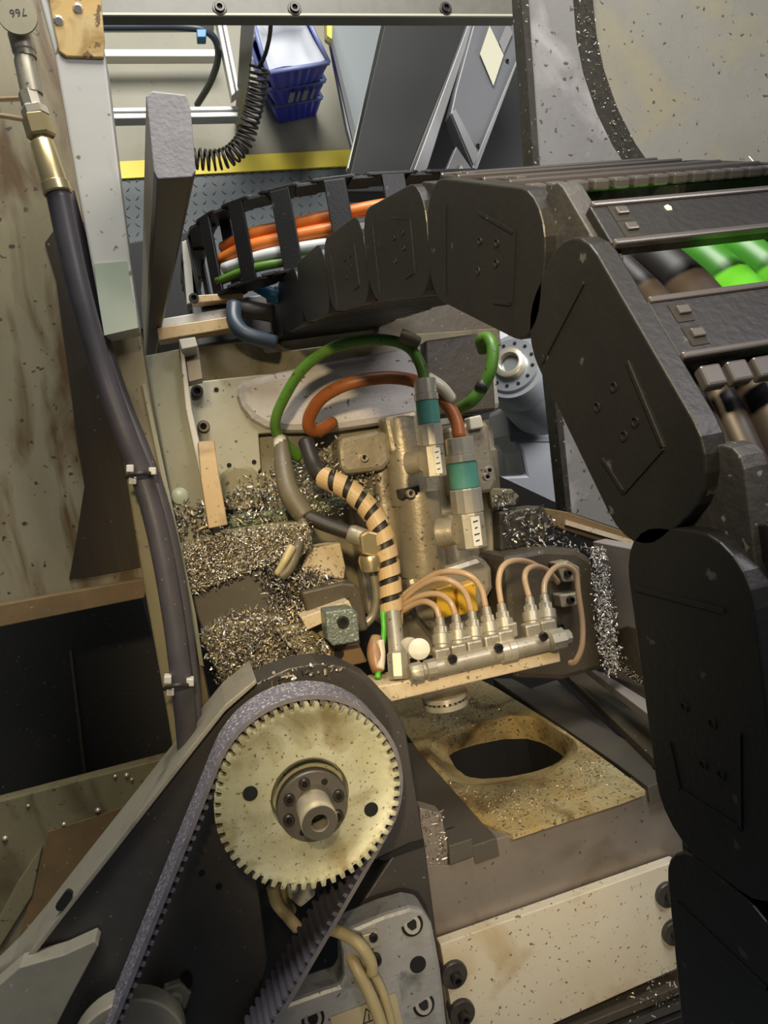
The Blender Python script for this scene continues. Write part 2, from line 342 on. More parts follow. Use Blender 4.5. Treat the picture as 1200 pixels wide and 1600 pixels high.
# right hand panel with the big round recess
def arc_px(cx, cy, rx, ry, a0, a1, n):
    return [(cx + rx * math.cos(math.radians(a0 + (a1 - a0) * i / n)), cy + ry * math.sin(math.radians(a0 + (a1 - a0) * i / n))) for i in range(n + 1)]
ARC = [(893, -60), (896, 0), (901, 60), (912, 115), (932, 175), (958, 228), (985, 268), (1030, 320), (1100, 370), (1260, 420)]
wr = struct(MB().pz([(812, -60), (819, 0), (828, 120), (838, 270), (862, 540), (888, 800), (1000, 838), (1060, 858), (1260, 880)] + ARC[::-1], .95, .02).build('wall_right', 'panel', bevel=.001))
MB().pz([(812, -60), (818, -60), (826, 0), (834, 120), (844, 270), (868, 540), (893, 800), (885, 800), (858, 540), (834, 270), (824, 120), (815, 0)], .944, .03).build('edge_seal', 'seam', wr)
rc = thing('round_recess_cover', PZ(1080, 120, 1.0), 'large round speckled grey cover set in the top right panel', 'cover')
MB().pz(ARC + [(1300, 420), (1300, -60)], .985, .02).build('dish', 'panel_in', rc)
ringo = [(x, y) for x, y in ARC[:8]]; ringi = [(x + 30 + (y / 300 if y > 0 else 0) * 6, y - 4) for x, y in ARC[:8]]
MB().pz(ringo + ringi[::-1], .968, .016).build('dirty_groove', 'seam', rc)
chips('metal_chips', ringo + ringi[::-1], lambda x, y: PZ(x, y, .967), 260, .0028, 'bright chips caught in the curved black groove of the round cover', jit=.003)
# top cross bar
cb = thing('window_frame_bar', PZ(480, 5, 1.15), 'grey steel cross bar with three screws along the top of the opening', 'bar')
MB().pz([(120, -40), (812, -45), (812, 24), (120, 20)], 1.15, .03).build('bar', 'frame_bar', cb, bevel=.0015)
MB().pz([(120, 19), (812, 22), (812, 25), (120, 23)], 1.149, .004).build('edge_lip', 'label_cream', cb)
for x, y in ((343, 13), (460, 14), (696, 14)):
    bolt(cb, PZ(x, y, 1.15), EZ, .008, 'screw', washer=.011, depth=.006)
# =================================================================== LEFT SIDE
# painted post
po = thing('painted_post', PZ(160, 250, .70), 'wide pale grey painted post with a yellow oily top, left of the opening', 'post')
MB().pz([(48, -60), (62, 0), (84, 80), (122, 300), (163, 522), (217, 512), (190, 300), (164, 84), (148, 0), (138, -60)], .66, .035).build('shaft', 'post', po, bevel=.002)
MB().pz([(58, -60), (76, 0), (92, 80), (104, 88), (162, 90), (163, 62), (158, 0), (150, -60)], .657, .004).build('oily_cap', 'post_yellow', po, bevel=.001)
MB().pz([(147, 412), (198, 408), (216, 512), (163, 524), (154, 470)], .6585, .002).build('green_film', 'post_green', po)
for x, y in ((92, 33), (122, 14)):
    MB().lathe(PZ(x, y, .657), PZ(x, y, .655), [(0, .0045), (1, .003)], 10).build('scab', 'chip', po)
# angled grey flat bar
gb = thing('steel_flat_bar', PZ(262, 300, .9), 'grey flat steel bar with a rough sawn end, tapering away beside the post', 'bar')
near = [(228, 150), (238, 142), (290, 148), (298, 170), (306, 268), (300, 277), (246, 280), (240, 268)]
far = [(221, 470), (224, 468), (238, 470), (240, 478), (244, 552), (242, 556), (228, 558), (226, 553)]
MB().loft([PZ(x, y, .56) for x, y in near], [PZ(x, y, 1.02) for x, y in far]).build('bar_body', 'bar_side', gb, bevel=.0012)
MB().loft([PZ(x, y, .5585) for x, y in near], [PZ(x, y, .561) for x, y in near]).build('sawn_end', 'bar_top', gb, bevel=.001)
# column below the post
co = thing('oily_column', PZ(240, 850, .74), 'olive oily column running down behind the two black hoses', 'column')
MB().pz([(150, 520), (218, 512), (232, 600), (262, 760), (300, 960), (330, 1110), (336, 1230), (280, 1230), (262, 1120), (222, 900), (188, 690), (168, 590)], .72, .05).build('face', 'olive', co, bevel=.002)
MB().pz([(222, 600), (228, 600), (306, 960), (318, 1040), (312, 1040), (298, 960)], .716, .008).build('rib', 'green_grey', co)
# green grey bracket channel with bright edge
ch = thing('bracket_channel', PZ(285, 700, .76), 'green grey upright channel with a pale edge between column and white plate', 'bracket')
MB().pz([(226, 556), (280, 545), (292, 620), (322, 760), (338, 838), (268, 850), (250, 720), (236, 620)], .78, .02).build('web', 'green_grey', ch, bevel=.001)
MB().pz([(280, 538), (286, 536), (300, 640), (330, 770), (347, 842), (338, 848), (318, 770), (290, 640)], .765, .03).build('edge_flange', 'post', ch, bevel=.001)
MB().pz([(279, 530), (305, 526), (309, 541), (284, 546)], .745, .045).build('cap_block', 'post', ch, bevel=.001)
MB().pz([(284, 548), (310, 542), (318, 592), (294, 598)], .79, .03).build('cap_shaded_face', 'bar_side', ch, bevel=.001)  # dark colour stands for the shade on the cap block's lower face
o = MB().lathe(PZ(281, 775, .779), PZ(281, 775, .775), [(0, .009), (.8, .009), (1, .0075)], 20).build('cap_plug', 'post_green', ch, sm='auto')
chips('metal_chips', [(270, 795), (320, 790), (330, 835), (275, 840)], lambda x, y: PZ(x, y, .779), 160, .005, 'dark pocket of chips at the foot of the green grey channel', jit=.008)
# cream strip
cs = tag(MB().pz([(309, 690), (335, 688), (342, 740), (356, 820), (326, 826), (314, 750)], .74, .03).build('tan_strip', 'cream_tan', bevel=.001), 'short tan oily strip standing beside the two dark socket screws', 'strip')
# pale horizontal ledge behind (upper)
lg = thing('rail_ledge', PZ(330, 520, .95), 'pale cream angle ledge behind the flat bar and under the black cable chain', 'ledge')
MB().pz([(245, 512), (362, 494), (366, 512), (248, 532)], .90, .03).build('front_lip', 'cream_tan', lg, bevel=.001)
MB().pz([(240, 500), (362, 480), (363, 495), (244, 513)], .91, .03).build('top_lip', 'post', lg, bevel=.001)
MB().pz([(300, 475), (415, 460), (425, 520), (310, 540)], .96, .03).build('back_plate', 'light_panel', lg, bevel=.001)
cb2 = thing('chain_end_bracket', PZ(345, 470, .93), 'tan bracket holding the left end of the far cable chain', 'bracket')
MB().pz([(296, 462), (380, 456), (380, 466), (302, 474)], .90, .02).build('foot_plate', 'cream_tan', cb2, bevel=.001)
MB().pz([(284, 378), (296, 372), (304, 470), (292, 476)], .97, .04).build('upright', 'post', cb2, bevel=.001)
bolt(cb2, PZ(303, 467, .90), EZ, .006)
# dark housing left of the ledge
dh = tag(MB().pz([(195, 380), (300, 360), (300, 500), (200, 520)], 1.3, 1.0).build('sheet_box', 'dark_panel', bevel=.003), 'dark sheet metal box behind the flat bar, under the tread plate', 'box')
# =================================================================== WHITE SADDLE
sp = thing('saddle_plate', PZ(380, 660, .93), 'dirty off white plate with small holes and two black socket screws', 'plate')
MB().pz([(292, 598), (400, 586), (490, 578), (480, 672), (404, 678), (408, 732), (400, 742), (362, 748), (330, 748), (308, 690)], .91, .03).build('plate', 'grey_plate', sp, bevel=.0015)
for x, y in ((308, 612), (318, 667)): bolt(sp, PZ(x, y, .91), EZ, .0075, 'socket_screw', depth=.008)
for x, y in ((338, 609), (378, 605), (397, 722), (358, 727)): hole(sp, PZ(x, y, .91), EZ, .003)
bh = [(300, 534), (430, 552), (520, 540), (780, 512), (788, 560), (480, 592), (300, 600)]
ts = tag(MB().pz([(300, 540), (405, 532), (415, 552), (600, 528), (640, 522), (780, 512), (784, 540), (480, 585), (296, 600)], .94, .05).build('saddle_top_rail', 'olive', bevel=.002), 'olive stained rail above the white speckled casting', 'rail')
sc_ = tag(MB().pz([(372, 604), (380, 594), (420, 584), (480, 570), (560, 556), (700, 530), (770, 516), (785, 640), (700, 650), (600, 662), (520, 674), (450, 675), (416, 670), (392, 656), (376, 636), (370, 618)], .90, .05).build('saddle_casting', 'white_cast', bevel=.010), 'white casting speckled with chips behind the green and orange loops', 'casting')
tr = tag(MB().pz([(664, 532), (748, 520), (770, 560), (775, 640), (668, 652)], .885, .05).build('cover_box', 'dark_brown', bevel=.003), 'dark oily box under the black chain, behind the tall green connector', 'box')
# machine bed wall behind the motor
mp_ = tag(MB().pz([(330, 745), (360, 700), (390, 640), (520, 640), (600, 640), (640, 900), (560, 960), (350, 850)], .93, .04).build('pocket_floor', 'olive', bevel=.001), 'oily olive pocket floor below the white plate, covered in chips', 'plate')
tag(MB().pz([(358, 806), (470, 792), (585, 760), (588, 775), (470, 812), (360, 828)], .86, .03).build('sludge_ridge', 'green_sludge', bevel=.003), 'green sludge ridge with chips stuck to it across the pocket', 'ridge')
chips('metal_chips', [(355, 775), (420, 745), (500, 700), (590, 720), (600, 760), (470, 800), (356, 808)], lambda x, y: PZ(x, y, .90), 1500, .0045, 'loose curled chips heaped in the pocket beneath the white plate', jit=.03)
chips('metal_chips', [(345, 805), (540, 780), (545, 800), (345, 835)], lambda x, y: PZ(x, y, .855), 260, .004, 'chips sticking to the green sludge ridge', jit=.004)
tag(MB().lathe(PZ(376, 764, .925), PZ(376, 764, .90), [(0, .030), (.85, .030), (1, .026)], 28).build('round_boss', 'olive', sm='auto'), 'round olive boss just under the lower edge of the white plate', 'boss')
# chip ledge
ld = tag(MB().pz([(270, 852), (355, 832), (482, 814), (490, 850), (470, 872), (405, 888), (296, 932)], .76, .07).build('chip_ledge', 'olive', bevel=.004), 'ledge thickly covered in fine chips, below the tan strip', 'ledge')
chips('metal_chips', [(275, 855), (355, 830), (482, 816), (486, 850), (468, 868), (405, 885), (300, 928)], lambda x, y: PZ(x, y, .759), 3600, .0026, 'fine bright chips blanketing the ledge below the tan strip', jit=.008, wts=(4, 4, 3))
tag(MB().pz([(292, 930), (405, 886), (428, 916), (446, 944), (436, 968), (325, 1002)], .77, .06).build('slide_cover', 'dark_steel', bevel=.002), 'bare dark steel slide cover between two drifts of chips', 'cover')
tag(MB().pz([(312, 990), (430, 962), (500, 950), (560, 985), (565, 1010), (500, 1030), (420, 1052), (348, 1072)], .75, .06).build('chip_tray', 'olive', bevel=.004), 'olive chip tray just above the pulley housing', 'tray')
chips('metal_chips', [(312, 988), (360, 960), (430, 950), (470, 955), (478, 985), (490, 1005), (450, 1030), (440, 1040), (348, 1068)], lambda x, y: PZ(x, y, .749), 3300, .003, 'deep drift of coarse chips on the tray above the pulley housing', jit=.012, wts=(3, 5, 3))
chips('metal_chips', [(400, 888), (440, 880), (500, 890), (545, 925), (520, 960), (440, 960)], lambda x, y: PZ(x, y, .76), 1500, .0034, 'dark tangled chips heaped beside the black cable end', jit=.016, wts=(2, 6, 2))
tag(MB().pz([(436, 885), (540, 912), (562, 960), (490, 985), (440, 950)], .775, .05).build('ledge_bridge', 'dark_brown', bevel=.003), 'oily dark bridge block under the heap of tangled chips', 'block')
tag(MB().pz([(480, 858), (532, 848), (540, 885), (538, 905), (486, 900), (470, 890)], .79, .04).build('tan_block', 'bracket_tan', bevel=.002), 'tan block in the light beside the black cable end', 'block')
cc = thing('guide_block', PZ(530, 960, .74), 'tan and grey guide block with a curved end above the speckled clamp', 'block')
MB().pz([(470, 965), (545, 938), (552, 952), (480, 985)], .72, .03).build('tan_edge', 'bracket_tan', cc, bevel=.001)
MB().pz([(470, 925), (535, 910), (556, 912), (566, 925), (576, 985), (552, 990), (545, 938), (480, 958)], .74, .04).build('curved_end', 'dark_brown', cc, bevel=.003)
MB().pz([(430, 985), (475, 975), (520, 1010), (548, 1060), (480, 1040)], .73, .04).build('foot', 'olive', cc, bevel=.002)
ck = thing('clamp_block', PZ(535, 980, .70), 'square grey green speckled clamp block with a centre screw, above the pulley housing', 'clamp')
MB().pz([(508, 956), (552, 950), (560, 960), (562, 1002), (520, 1010), (512, 1000)], .69, .03).build('body', 'cube', ck, bevel=.002)
bolt(ck, PZ(535, 971, .69), EZ, .006, depth=.005)
MB().pz([(515, 1010), (560, 1004), (575, 1035), (530, 1045)], .72, .03).build('rusty_foot', 'rust_beam', ck, bevel=.002)
bolt(ck, PZ(529, 1020, .72), EZ, .005, depth=.004)
chips('metal_chips', [(432, 985), (474, 976), (520, 1012), (545, 1052), (480, 1038)], lambda x, y: PZ(x, y, .729), 420, .0036, 'scattered long chips on the foot between drift and speckled clamp', jit=.005)
# =================================================================== SPINDLE MOTOR
mo = thing('spindle_motor', PZ(660, 950, .95), 'beige cast spindle motor with rounded ribs in the middle of the machine', 'motor')
MB().pz([(528, 694), (560, 682), (600, 676), (770, 652), (778, 720), (790, 860), (796, 990), (700, 1030), (640, 1020), (575, 960), (556, 840)], .90, .10).build('body', 'motor', mo, bevel=.006)
MB().pz([(528, 690), (534, 684), (590, 672), (608, 676), (612, 720), (600, 735), (540, 742), (532, 730)], .862, .05).build('end_cap', 'motor', mo, bevel=.006)
MB().pz([(700, 668), (745, 655), (764, 660), (772, 720), (778, 750), (770, 770), (710, 780)], .868, .05).build('end_cap', 'motor', mo, bevel=.006)
MB().pz([(733, 652), (752, 648), (757, 668), (736, 672)], .858, .02).build('lug', 'cream', mo, bevel=.002)
def rib(pa, pb, r, name='cooling_rib'): MB().lathe(PZ(*pa), PZ(*pb), [(0, r * .8), (.02, r), (.98, r), (1, r * .8)], 24).build(name, 'motor', mo, sm='auto')
rib((622, 652, .88), (640, 790, .88), .026)
rib((650, 766, .875), (662, 900, .875), .031)
rib((706, 800, .885), (716, 905, .885), .022)
rib((590, 700, .90), (620, 960, .90), .022)
rib((756, 700, .90), (776, 960, .90), .018)
MB().pz([(600, 650), (655, 640), (665, 700), (612, 712)], .858, .04).build('shoulder', 'motor', mo, bevel=.006)
MB().pz([(636, 905), (700, 885), (752, 868), (770, 885), (772, 920), (758, 945), (740, 1000), (690, 1010), (650, 960)], .85, .06).build('nose_casting', 'motor', mo, bevel=.008)
MB().pz([(625, 765), (655, 757), (657, 772), (628, 780)], .845, .02).build('clip_recess', 'bolt_black', mo, bevel=.001)
for x, y in ((568, 715), (640, 771), (759, 745), (762, 735)):
    bolt(mo, PZ(x, y, .842 if x != 568 else .862), EZ, .0055, 'cap_screw', mt='chrome', depth=.007)
# little yellow valve block behind the tubes
yv = thing('yellow_terminal_block', PZ(714, 940, .83), 'bright yellow plastic block behind the clear tubes at the motor foot', 'block')
MB().pz([(680, 920), (708, 912), (714, 960), (686, 968)], .81, .02).build('half', 'yellow_oily', yv, bevel=.002)
MB().pz([(714, 918), (742, 908), (748, 955), (718, 962)], .81, .02).build('half', 'yellow_oily', yv, bevel=.002)
MB().pz([(682, 930), (744, 914), (746, 950), (688, 964)], .82, .015).build('bridge', 'yellow_oily', yv, bevel=.002)
# connectors and their cables
def connector(root, pa, pb, r, name='connector'):
    a, b = PZ(*pa), PZ(*pb)
    def seg(nm, t0, t1, rr, m, s=24, e=.04):
        p, q = a.lerp(b, t0), a.lerp(b, t1)
        return MB().lathe(p, q, [(0, rr * .93), (e, rr), (1 - e, rr), (1, rr * .93)], s).build(nm, m, root, sm='auto' if s > 12 else False)
    seg('gland_nut', 0, .15, r * 1.0, 'chrome'); seg('collar', .15, .22, r * 1.1, 'chrome')
    seg('teal_band', .22, .46, r * 1.04, 'teal', 14); seg('knurled_ring', .46, .68, r * 1.12, 'chrome', 12)
    seg('plug_body', .68, 1.0, r * 1.15, 'conn', 8)
    q = a.lerp(b, .82)
    MB().lathe(q + Vector((-r * 1.1, 0, 0)), q + Vector((-r * 2.0, 0, -.012)), [(0, r * .9), (1, r * 1.1)], 16).build('elbow_boss', 'motor', root, sm='auto')
    nrm = EZ * r * 1.17
    d = (b - a).normalized(); sx = d.cross(EZ).normalized(); lb = None
    q0, q1 = a.lerp(b, .71) + nrm * .96, a.lerp(b, .97) + nrm * .96
    lb = MB().prism([q0 - sx * r * .32, q0 + sx * r * .32, q1 + sx * r * .32, q1 - sx * r * .32], EZ * .0006).build('pale_label', 'white', root)
    for k in range(4):
        m = q0.lerp(q1, .16 + .22 * k) + EZ * .0006; w_ = (.18, .10, .2, .14)[k] * r
        MB().prism([m - sx * w_ - d * r * .06, m + sx * w_ - d * r * .02, m + sx * w_ + d * r * .08, m - sx * w_ + d * r * .03], EZ * .0003).build('worn_mark', 'ink', lb)
gc = thing('green_cable', PZ(650, 560, .8), 'green cable looping over to the taller teal banded connector', 'cable')
MB().tube(zp([(468, 716, .86), (450, 696, .85), (434, 680, .84), (430, 660, .83), (440, 630, .82), (470, 580, .80), (510, 548, .78), (560, 532, .76), (610, 532, .76), (640, 544, .755), (656, 568, .75), (664, 596, .75)]), .0062).build('cable', 'green', gc, sm=True)
connector(gc, (663, 592, .75), (680, 745, .75), .0125)
MB().tube(zp([(625, 524, .752), (640, 530, .750), (652, 536, .752)]), .0078).build('tape', 'sleeve', gc, sm=True)
oc = thing('orange_cable', PZ(560, 610, .82), 'orange cable looping to the lower teal banded connector on the motor', 'cable')
MB().tube(zp([(520, 660, .88), (500, 672, .86), (484, 670, .85), (484, 650, .84), (505, 620, .82), (550, 598, .80), (610, 590, .79), (660, 600, .78), (695, 628, .77), (712, 655, .765), (718, 684, .76)]), .0078).build('cable', 'orange', oc, sm=True)
connector(oc, (717, 684, .76), (738, 856, .76), .0165)
MB().tube(zp([(668, 590, .765), (690, 605, .76), (706, 625, .765)]), .007).build('pale_sleeve', 'cream', oc, sm=True)
g2 = tag(MB().tube(zp([(756, 548, .80), (752, 532, .79), (762, 528, .78), (770, 545, .77), (766, 580, .77), (752, 608, .78), (735, 628, .79), (715, 640, .82)]), .0075).build('short_green_cable', 'green', sm=True), 'short dirty green cable curling down right of the tall connector', 'cable')
MB().tube(zp([(757, 596, .7765), (750, 610, .7785)]), .0080).build('tape_band', 'ink', g2, sm=True)
# =================================================================== CABLE BUNDLES
sl = thing('sleeved_cable', PZ(455, 740, .80), 'grey brown sleeve over a cable that ends in a brass elbow plug', 'cable')
MB().tube(zp([(440, 688, .84), (442, 720, .82), (450, 765, .80), (468, 795, .79), (478, 808, .785)]), lambda t: .0085 + .004 * math.sin(t * 2.4)).build('sleeve', 'sleeve', sl, sm=True)
MB().tube(zp([(438, 686, .84), (441, 712, .825)]), .0088).build('pale_cuff', 'cream', sl, sm=True)
MB().tube(zp([(476, 806, .785), (510, 820, .775), (545, 832, .765), (565, 838, .76)]), .0085).build('black_pigtail', 'ink', sl, sm=True)
MB().lathe(PZ(545, 832, .765), PZ(572, 842, .757), [(0, .0085), (.2, .0105), (1, .0105)], 16).build('gland', 'conn', sl, sm='auto')
pl = MB().pz([(562, 836), (575, 828), (598, 834), (600, 858), (588, 872), (566, 866)], .745, .025).build('elbow_plug', 'brass', sl, bevel=.003)
MB().lathe(PZ(578, 868, .75), PZ(580, 892, .75), [(0, .012), (.3, .0135), (1, .011)], 20).build('plug_nut', 'brass', sl, sm='auto')
MB().tube(zp([(582, 890, .76), (588, 930, .765), (582, 962, .77), (566, 978, .77), (556, 980, .775)]), .005).build('tail_pipe', 'conn', sl, sm=True)
bp = thing('black_cable_end', PZ(455, 860, .77), 'thin black cable hanging into the chips with a tan split tip', 'cable')
MB().tube(zp([(474, 808, .785), (470, 835, .765), (462, 865, .745), (452, 888, .738), (438, 902, .738)]), .0055).build('cable', 'sleeve', bp, sm=True)
MB().tube(zp([(456, 855, .742), (446, 874, .736), (432, 898, .738)]), lambda t: .0052 - .002 * t).build('tan_tip', 'tan_tube', bp, sm=True)
sw = thing('spiral_wrapped_bundle', PZ(600, 860, .75), 'dark cable bundle inside tan spiral wrap running down beside the motor', 'cable bundle')
path = smooth(zp([(478, 690, .83), (490, 725, .81), (505, 745, .79), (540, 762, .775), (572, 790, .765), (594, 825, .755), (605, 870, .75), (610, 920, .745), (612, 975, .74)]), 12)
MB().tube(path, .0095, 14, 1).build('cable_core', 'ink', sw, sm=True)
# helix strip
def helix(path, r, turns, frac, i0):
    P = path[i0:]; cum = [0]
    for a, b in zip(P, P[1:]): cum.append(cum[-1] + (b - a).length)
    T = cum[-1]; u = (P[1] - P[0]).orthogonal().normalized(); fr = []
    for i, p in enumerate(P):
        t = (P[min(i + 1, len(P) - 1)] - P[max(i - 1, 0)]).normalized(); u = (u - u.dot(t) * t).normalized(); fr.append((p, t, u.copy(), t.cross(u)))
    def at(s):
        s = max(0, min(T * .9999, s)); j = 0
        while cum[j + 1] < s: j += 1
        k = (s - cum[j]) / (cum[j + 1] - cum[j]); a, b = fr[j], fr[j + 1]
        return [x.lerp(y, k) for x, y in zip(a, b)]
    mb = MB(); n = int(turns * 20); pitch = T / turns; wd = pitch * frac; R = []
    for i in range(n + 1):
        s = T * i / n; ang = 2 * math.pi * turns * i / n; q = []
        for ds, rr in ((-wd / 2, r), (wd / 2, r), (wd / 2, r + .0016), (-wd / 2, r + .0016)):
            p, t, uu, v = at(s + ds); q.append(p + (uu * math.cos(ang) + v * math.sin(ang)) * rr)
        R.append(q)
    return mb.rings(R)
helix(path, .0112, 10.2, .66, 24).build('spiral_wrap', 'wrap', sw, sm=False)
cdt = thing('grey_conduit', PZ(622, 1010, .74), 'dull grey conduit tube standing on the left end of the manifold bracket', 'conduit')
MB().lathe(PZ(614, 958, .73), PZ(622, 1030, .70), [(0, .0085), (1, .0095)], 18).build('pipe', 'conn', cdt, sm='auto')
MB().lathe(PZ(621, 1018, .70), PZ(624, 1062, .69), [(0, .0095), (.1, .0115), (.9, .0115), (1, .01)], 8).build('hex_socket', 'conn', cdt)
gw = thing('green_and_rust_wires', PZ(595, 1010, .72), 'green wire and rusty red plug left of the grey conduit', 'wire')
MB().tube(zp([(598, 955, .735), (600, 985, .73), (597, 1010, .72), (592, 1040, .71), (590, 1060, .70)]), .0032).build('green_wire', 'green_bright', gw, sm=True)
MB().tube(zp([(588, 995, .725), (586, 1020, .715), (590, 1050, .705)]), lambda t: .006 + .003 * math.sin(t * 3.1)).build('red_plug', 'red_hose', gw, sm=True)
MB().tube(zp([(594, 1000, .715), (596, 1025, .71), (594, 1045, .70)]), .0045).build('pale_wire', 'cream', gw, sm=True)
# =================================================================== MANIFOLD
mb_ = thing('manifold_bracket', PZ(740, 1060, .72), 'tan speckled bar bracket carrying the row of tube fittings', 'bracket')
MB().pz([(590, 1072), (627, 1066), (760, 1036), (872, 1008), (877, 1034), (740, 1066), (611, 1097), (596, 1088)], .68, .045).build('bar', 'bracket_tan', mb_, bevel=.0015)
fd = thing('lubrication_distributor', PZ(760, 1020, .70), 'row of grey metal distributor blocks with seven upright fittings', 'manifold')
ax = lambda t: (640 + 250 * t, 1052 - 58 * t)
MB().lathe(PZ(*ax(0), .672), PZ(*ax(.16), .672), [(0, .008), (.1, .0098), (.45, .0098), (.5, .0078), (.6, .0078), (.65, .0098), (1, .0098)], 10).build('inlet_union', 'conn', fd, sm='auto')
MB().lathe(PZ(*ax(.16), .676), PZ(*ax(.62), .676), [(0, .0098), (1, .0098)], 16).build('distributor_bar', 'conn', fd, sm='auto')
MB().lathe(PZ(*ax(.56), .672), PZ(*ax(.66), .672), [(0, .0095), (.05, .0108), (.45, .0108), (.5, .009), (.55, .0108), (.95, .0108), (1, .0095)], 20).build('coupling', 'chrome', fd, sm='auto')
MB().lathe(PZ(*ax(.66), .676), PZ(*ax(.86), .676), [(0, .0098), (1, .0098)], 16).build('distributor_bar', 'conn', fd, sm='auto')
MB().lathe(PZ(*ax(.86), .672), PZ(*ax(1.0), .672), [(0, .0085), (.1, .0115), (.7, .0115), (.72, .008), (1, .0075)], 8).build('end_plug', 'conn', fd, sm='auto')
for x, y in ((706, 1029), (778, 1012), (848, 994)): bolt(fd, PZ(x, y, .664), EZ, .0048, depth=.004)
tops = [(687, 966), (712, 961), (737, 956), (759, 949), (783, 944), (827, 934), (850, 930)]
bases = [(693, 1036), (718, 1030), (743, 1024), (770, 1016), (792, 1008), (834, 998), (858, 992)]
for (tx, ty), (bx, by) in zip(tops, bases):
    a, b = PZ(bx, by, .682), PZ(tx, ty, .70)
    f = MB().lathe(a, b, [(0, .0095), (.38, .0095), (.40, .0105), (.62, .0105), (.64, .0075), (.80, .0070), (.82, .0055), (1, .0048)], 14).build('fitting', 'conn', fd, sm='auto')
    MB().lathe(a.lerp(b, .66), a.lerp(b, .78), [(0, .0078), (1, .0078)], 6).build('hex_nut', 'conn', f)
for k, (bx, by) in enumerate(bases):
    MB().pz([(bx - 13, by - 20), (bx + 11, by - 25), (bx + 14, by - 6), (bx - 10, by)], .674, .014).build('valve_body', 'conn', fd, bevel=.002)
for x, y, k in ((800, 990, 0), (730, 1010, 0)):
    MB().pz([(x - 8, y - 14), (x + 8, y - 18), (x + 10, y + 4), (x - 6, y + 8)], .68, .014).build('lug', 'conn', fd, bevel=.0015)
TB = [([(687, 966, .70), (680, 948, .705), (664, 940, .715), (645, 945, .73), (626, 956, .745)], 'shortest clear amber tube, from the leftmost fitting of the row'),
      ([(712, 961, .70), (703, 940, .705), (684, 928, .715), (655, 932, .73), (626, 948, .75)], 'clear amber tube leaving the second fitting from the left'),
      ([(737, 956, .70), (726, 925, .705), (705, 908, .71), (680, 905, .72), (650, 920, .74), (626, 942, .755)], 'clear amber tube leaving the third fitting, across the yellow block'),
      ([(759, 949, .70), (752, 920, .705), (735, 900, .71), (708, 893, .72), (680, 897, .735), (650, 915, .75), (626, 934, .76)], 'longest amber tube, arching from the fourth fitting over the yellow block'),
      ([(783, 944, .70), (779, 910, .71), (785, 886, .72), (802, 876, .73), (825, 878, .745), (848, 890, .76), (862, 904, .775)], 'clear tube arching right from the fifth fitting in front of the dark gap'),
      ([(827, 934, .70), (820, 905, .71), (824, 890, .72), (838, 885, .735), (856, 892, .76), (872, 910, .775)], 'small tight tube arch on the sixth fitting'),
      ([(850, 930, .70), (852, 908, .71), (866, 888, .72), (884, 884, .73), (899, 896, .735), (904, 930, .735), (910, 975, .735), (909, 1010, .735), (900, 1032, .74), (890, 1036, .75)], 'tube from the rightmost fitting that drops down past the dark block')]
for p, l in TB: tag(MB().tube(zp(p), .0034, 10).build('lubrication_tube', 'tube', sm=True), l, 'tube', 'clear lubrication tubes')
for (x, y, h, m, l) in ((655, 1014, .69, 'white', 'round white plastic tag disc in front of the fittings'), (640, 1012, .70, 'grey_disc', 'round grey tag disc half hidden behind the white one')):
    d = thing('tag_disc', PZ(x, y + 22, h), l, 'tag')
    c = PZ(x, y, h); n = Vector((-.25, .1, 1)).normalized()
    MB().lathe(c, c + n * .0016, [(0, .0112), (.7, .0112), (1, .0105)], 32).build('disc', m, d, sm='auto')
    MB().cyl(PZ(x - 2, y + 10, h), PZ(x, y + 36, h), .0012, seg=8).build('wire', 'chrome', d)
# round spindle collar under bracket
sn = thing('spindle_collar', PZ(694, 1085, .80), 'bright toothed steel collar peeking out under the bracket', 'collar')
c = PZ(694, 1082, .74)
MB().lathe(c + EY * .0, c - EY * .014, [(0, .026), (.35, .026), (.36, .022), (.55, .022), (.56, .026), (1, .0255)], 36).build('ring', 'chrome', sn, sm='auto')
for i in range(12):
    a = math.pi * (i + .5) / 12
    q = c - EY * .006 + Vector((math.cos(a), 0, math.sin(a))) * .0235
    MB().box((q.x - .001, q.y - .002, q.z - .0015), (q.x + .001, q.y + .002, q.z + .0015)).build('notch', 'bolt_black', sn)
# =================================================================== RIGHT SIDE BEHIND
db = thing('oily_gear_case', PZ(860, 950, .92), 'dark brown oily case behind the right hand tubes', 'gear case')
MB().pz([(786, 868), (850, 856), (900, 858), (926, 872), (940, 950), (945, 1046), (880, 1064), (800, 1060)], .82, .12).build('case', 'dark_brown', db, bevel=.008)
MB().pz([(868, 880), (888, 876), (906, 886), (908, 908), (880, 910)], .80, .02).build('top_bracket', 'motor', db, bevel=.002)
MB().pz([(874, 930), (905, 925), (908, 945), (878, 950)], .80, .02).build('lower_bracket', 'motor', db, bevel=.002)
for x, y in ((886, 895), (890, 937), (874, 978)): bolt(db, PZ(x, y, .80), EZ, .005)
tag(MB().pz([(780, 800), (850, 790), (862, 815), (850, 850), (782, 862)], .86, .05).build('upper_step', 'dark_brown', bevel=.003), 'dark oily step with long chips, right of the motor', 'step')
chips('metal_chips', [(782, 800), (850, 795), (900, 850), (930, 862), (800, 866)], lambda x, y: PZ(x, y, .858), 260, .006, 'sparse long chips on the dark step right of the motor', jit=.01)
tag(MB().pz([(764, 762), (800, 764), (812, 775), (806, 790), (770, 795)], .87, .03).build('small_olive_tab', 'olive', bevel=.002), 'small olive tab at the lower end of the grey robot column', 'tab')
chips('metal_chips', [(766, 768), (806, 770), (804, 792), (770, 796)], lambda x, y: PZ(x, y, .865), 60, .005, 'few chips on the small olive tab', jit=.006)
rr = thing('angled_rail', PZ(920, 820, .88), 'brown oily rail sloping down right under the speckled panel', 'rail')
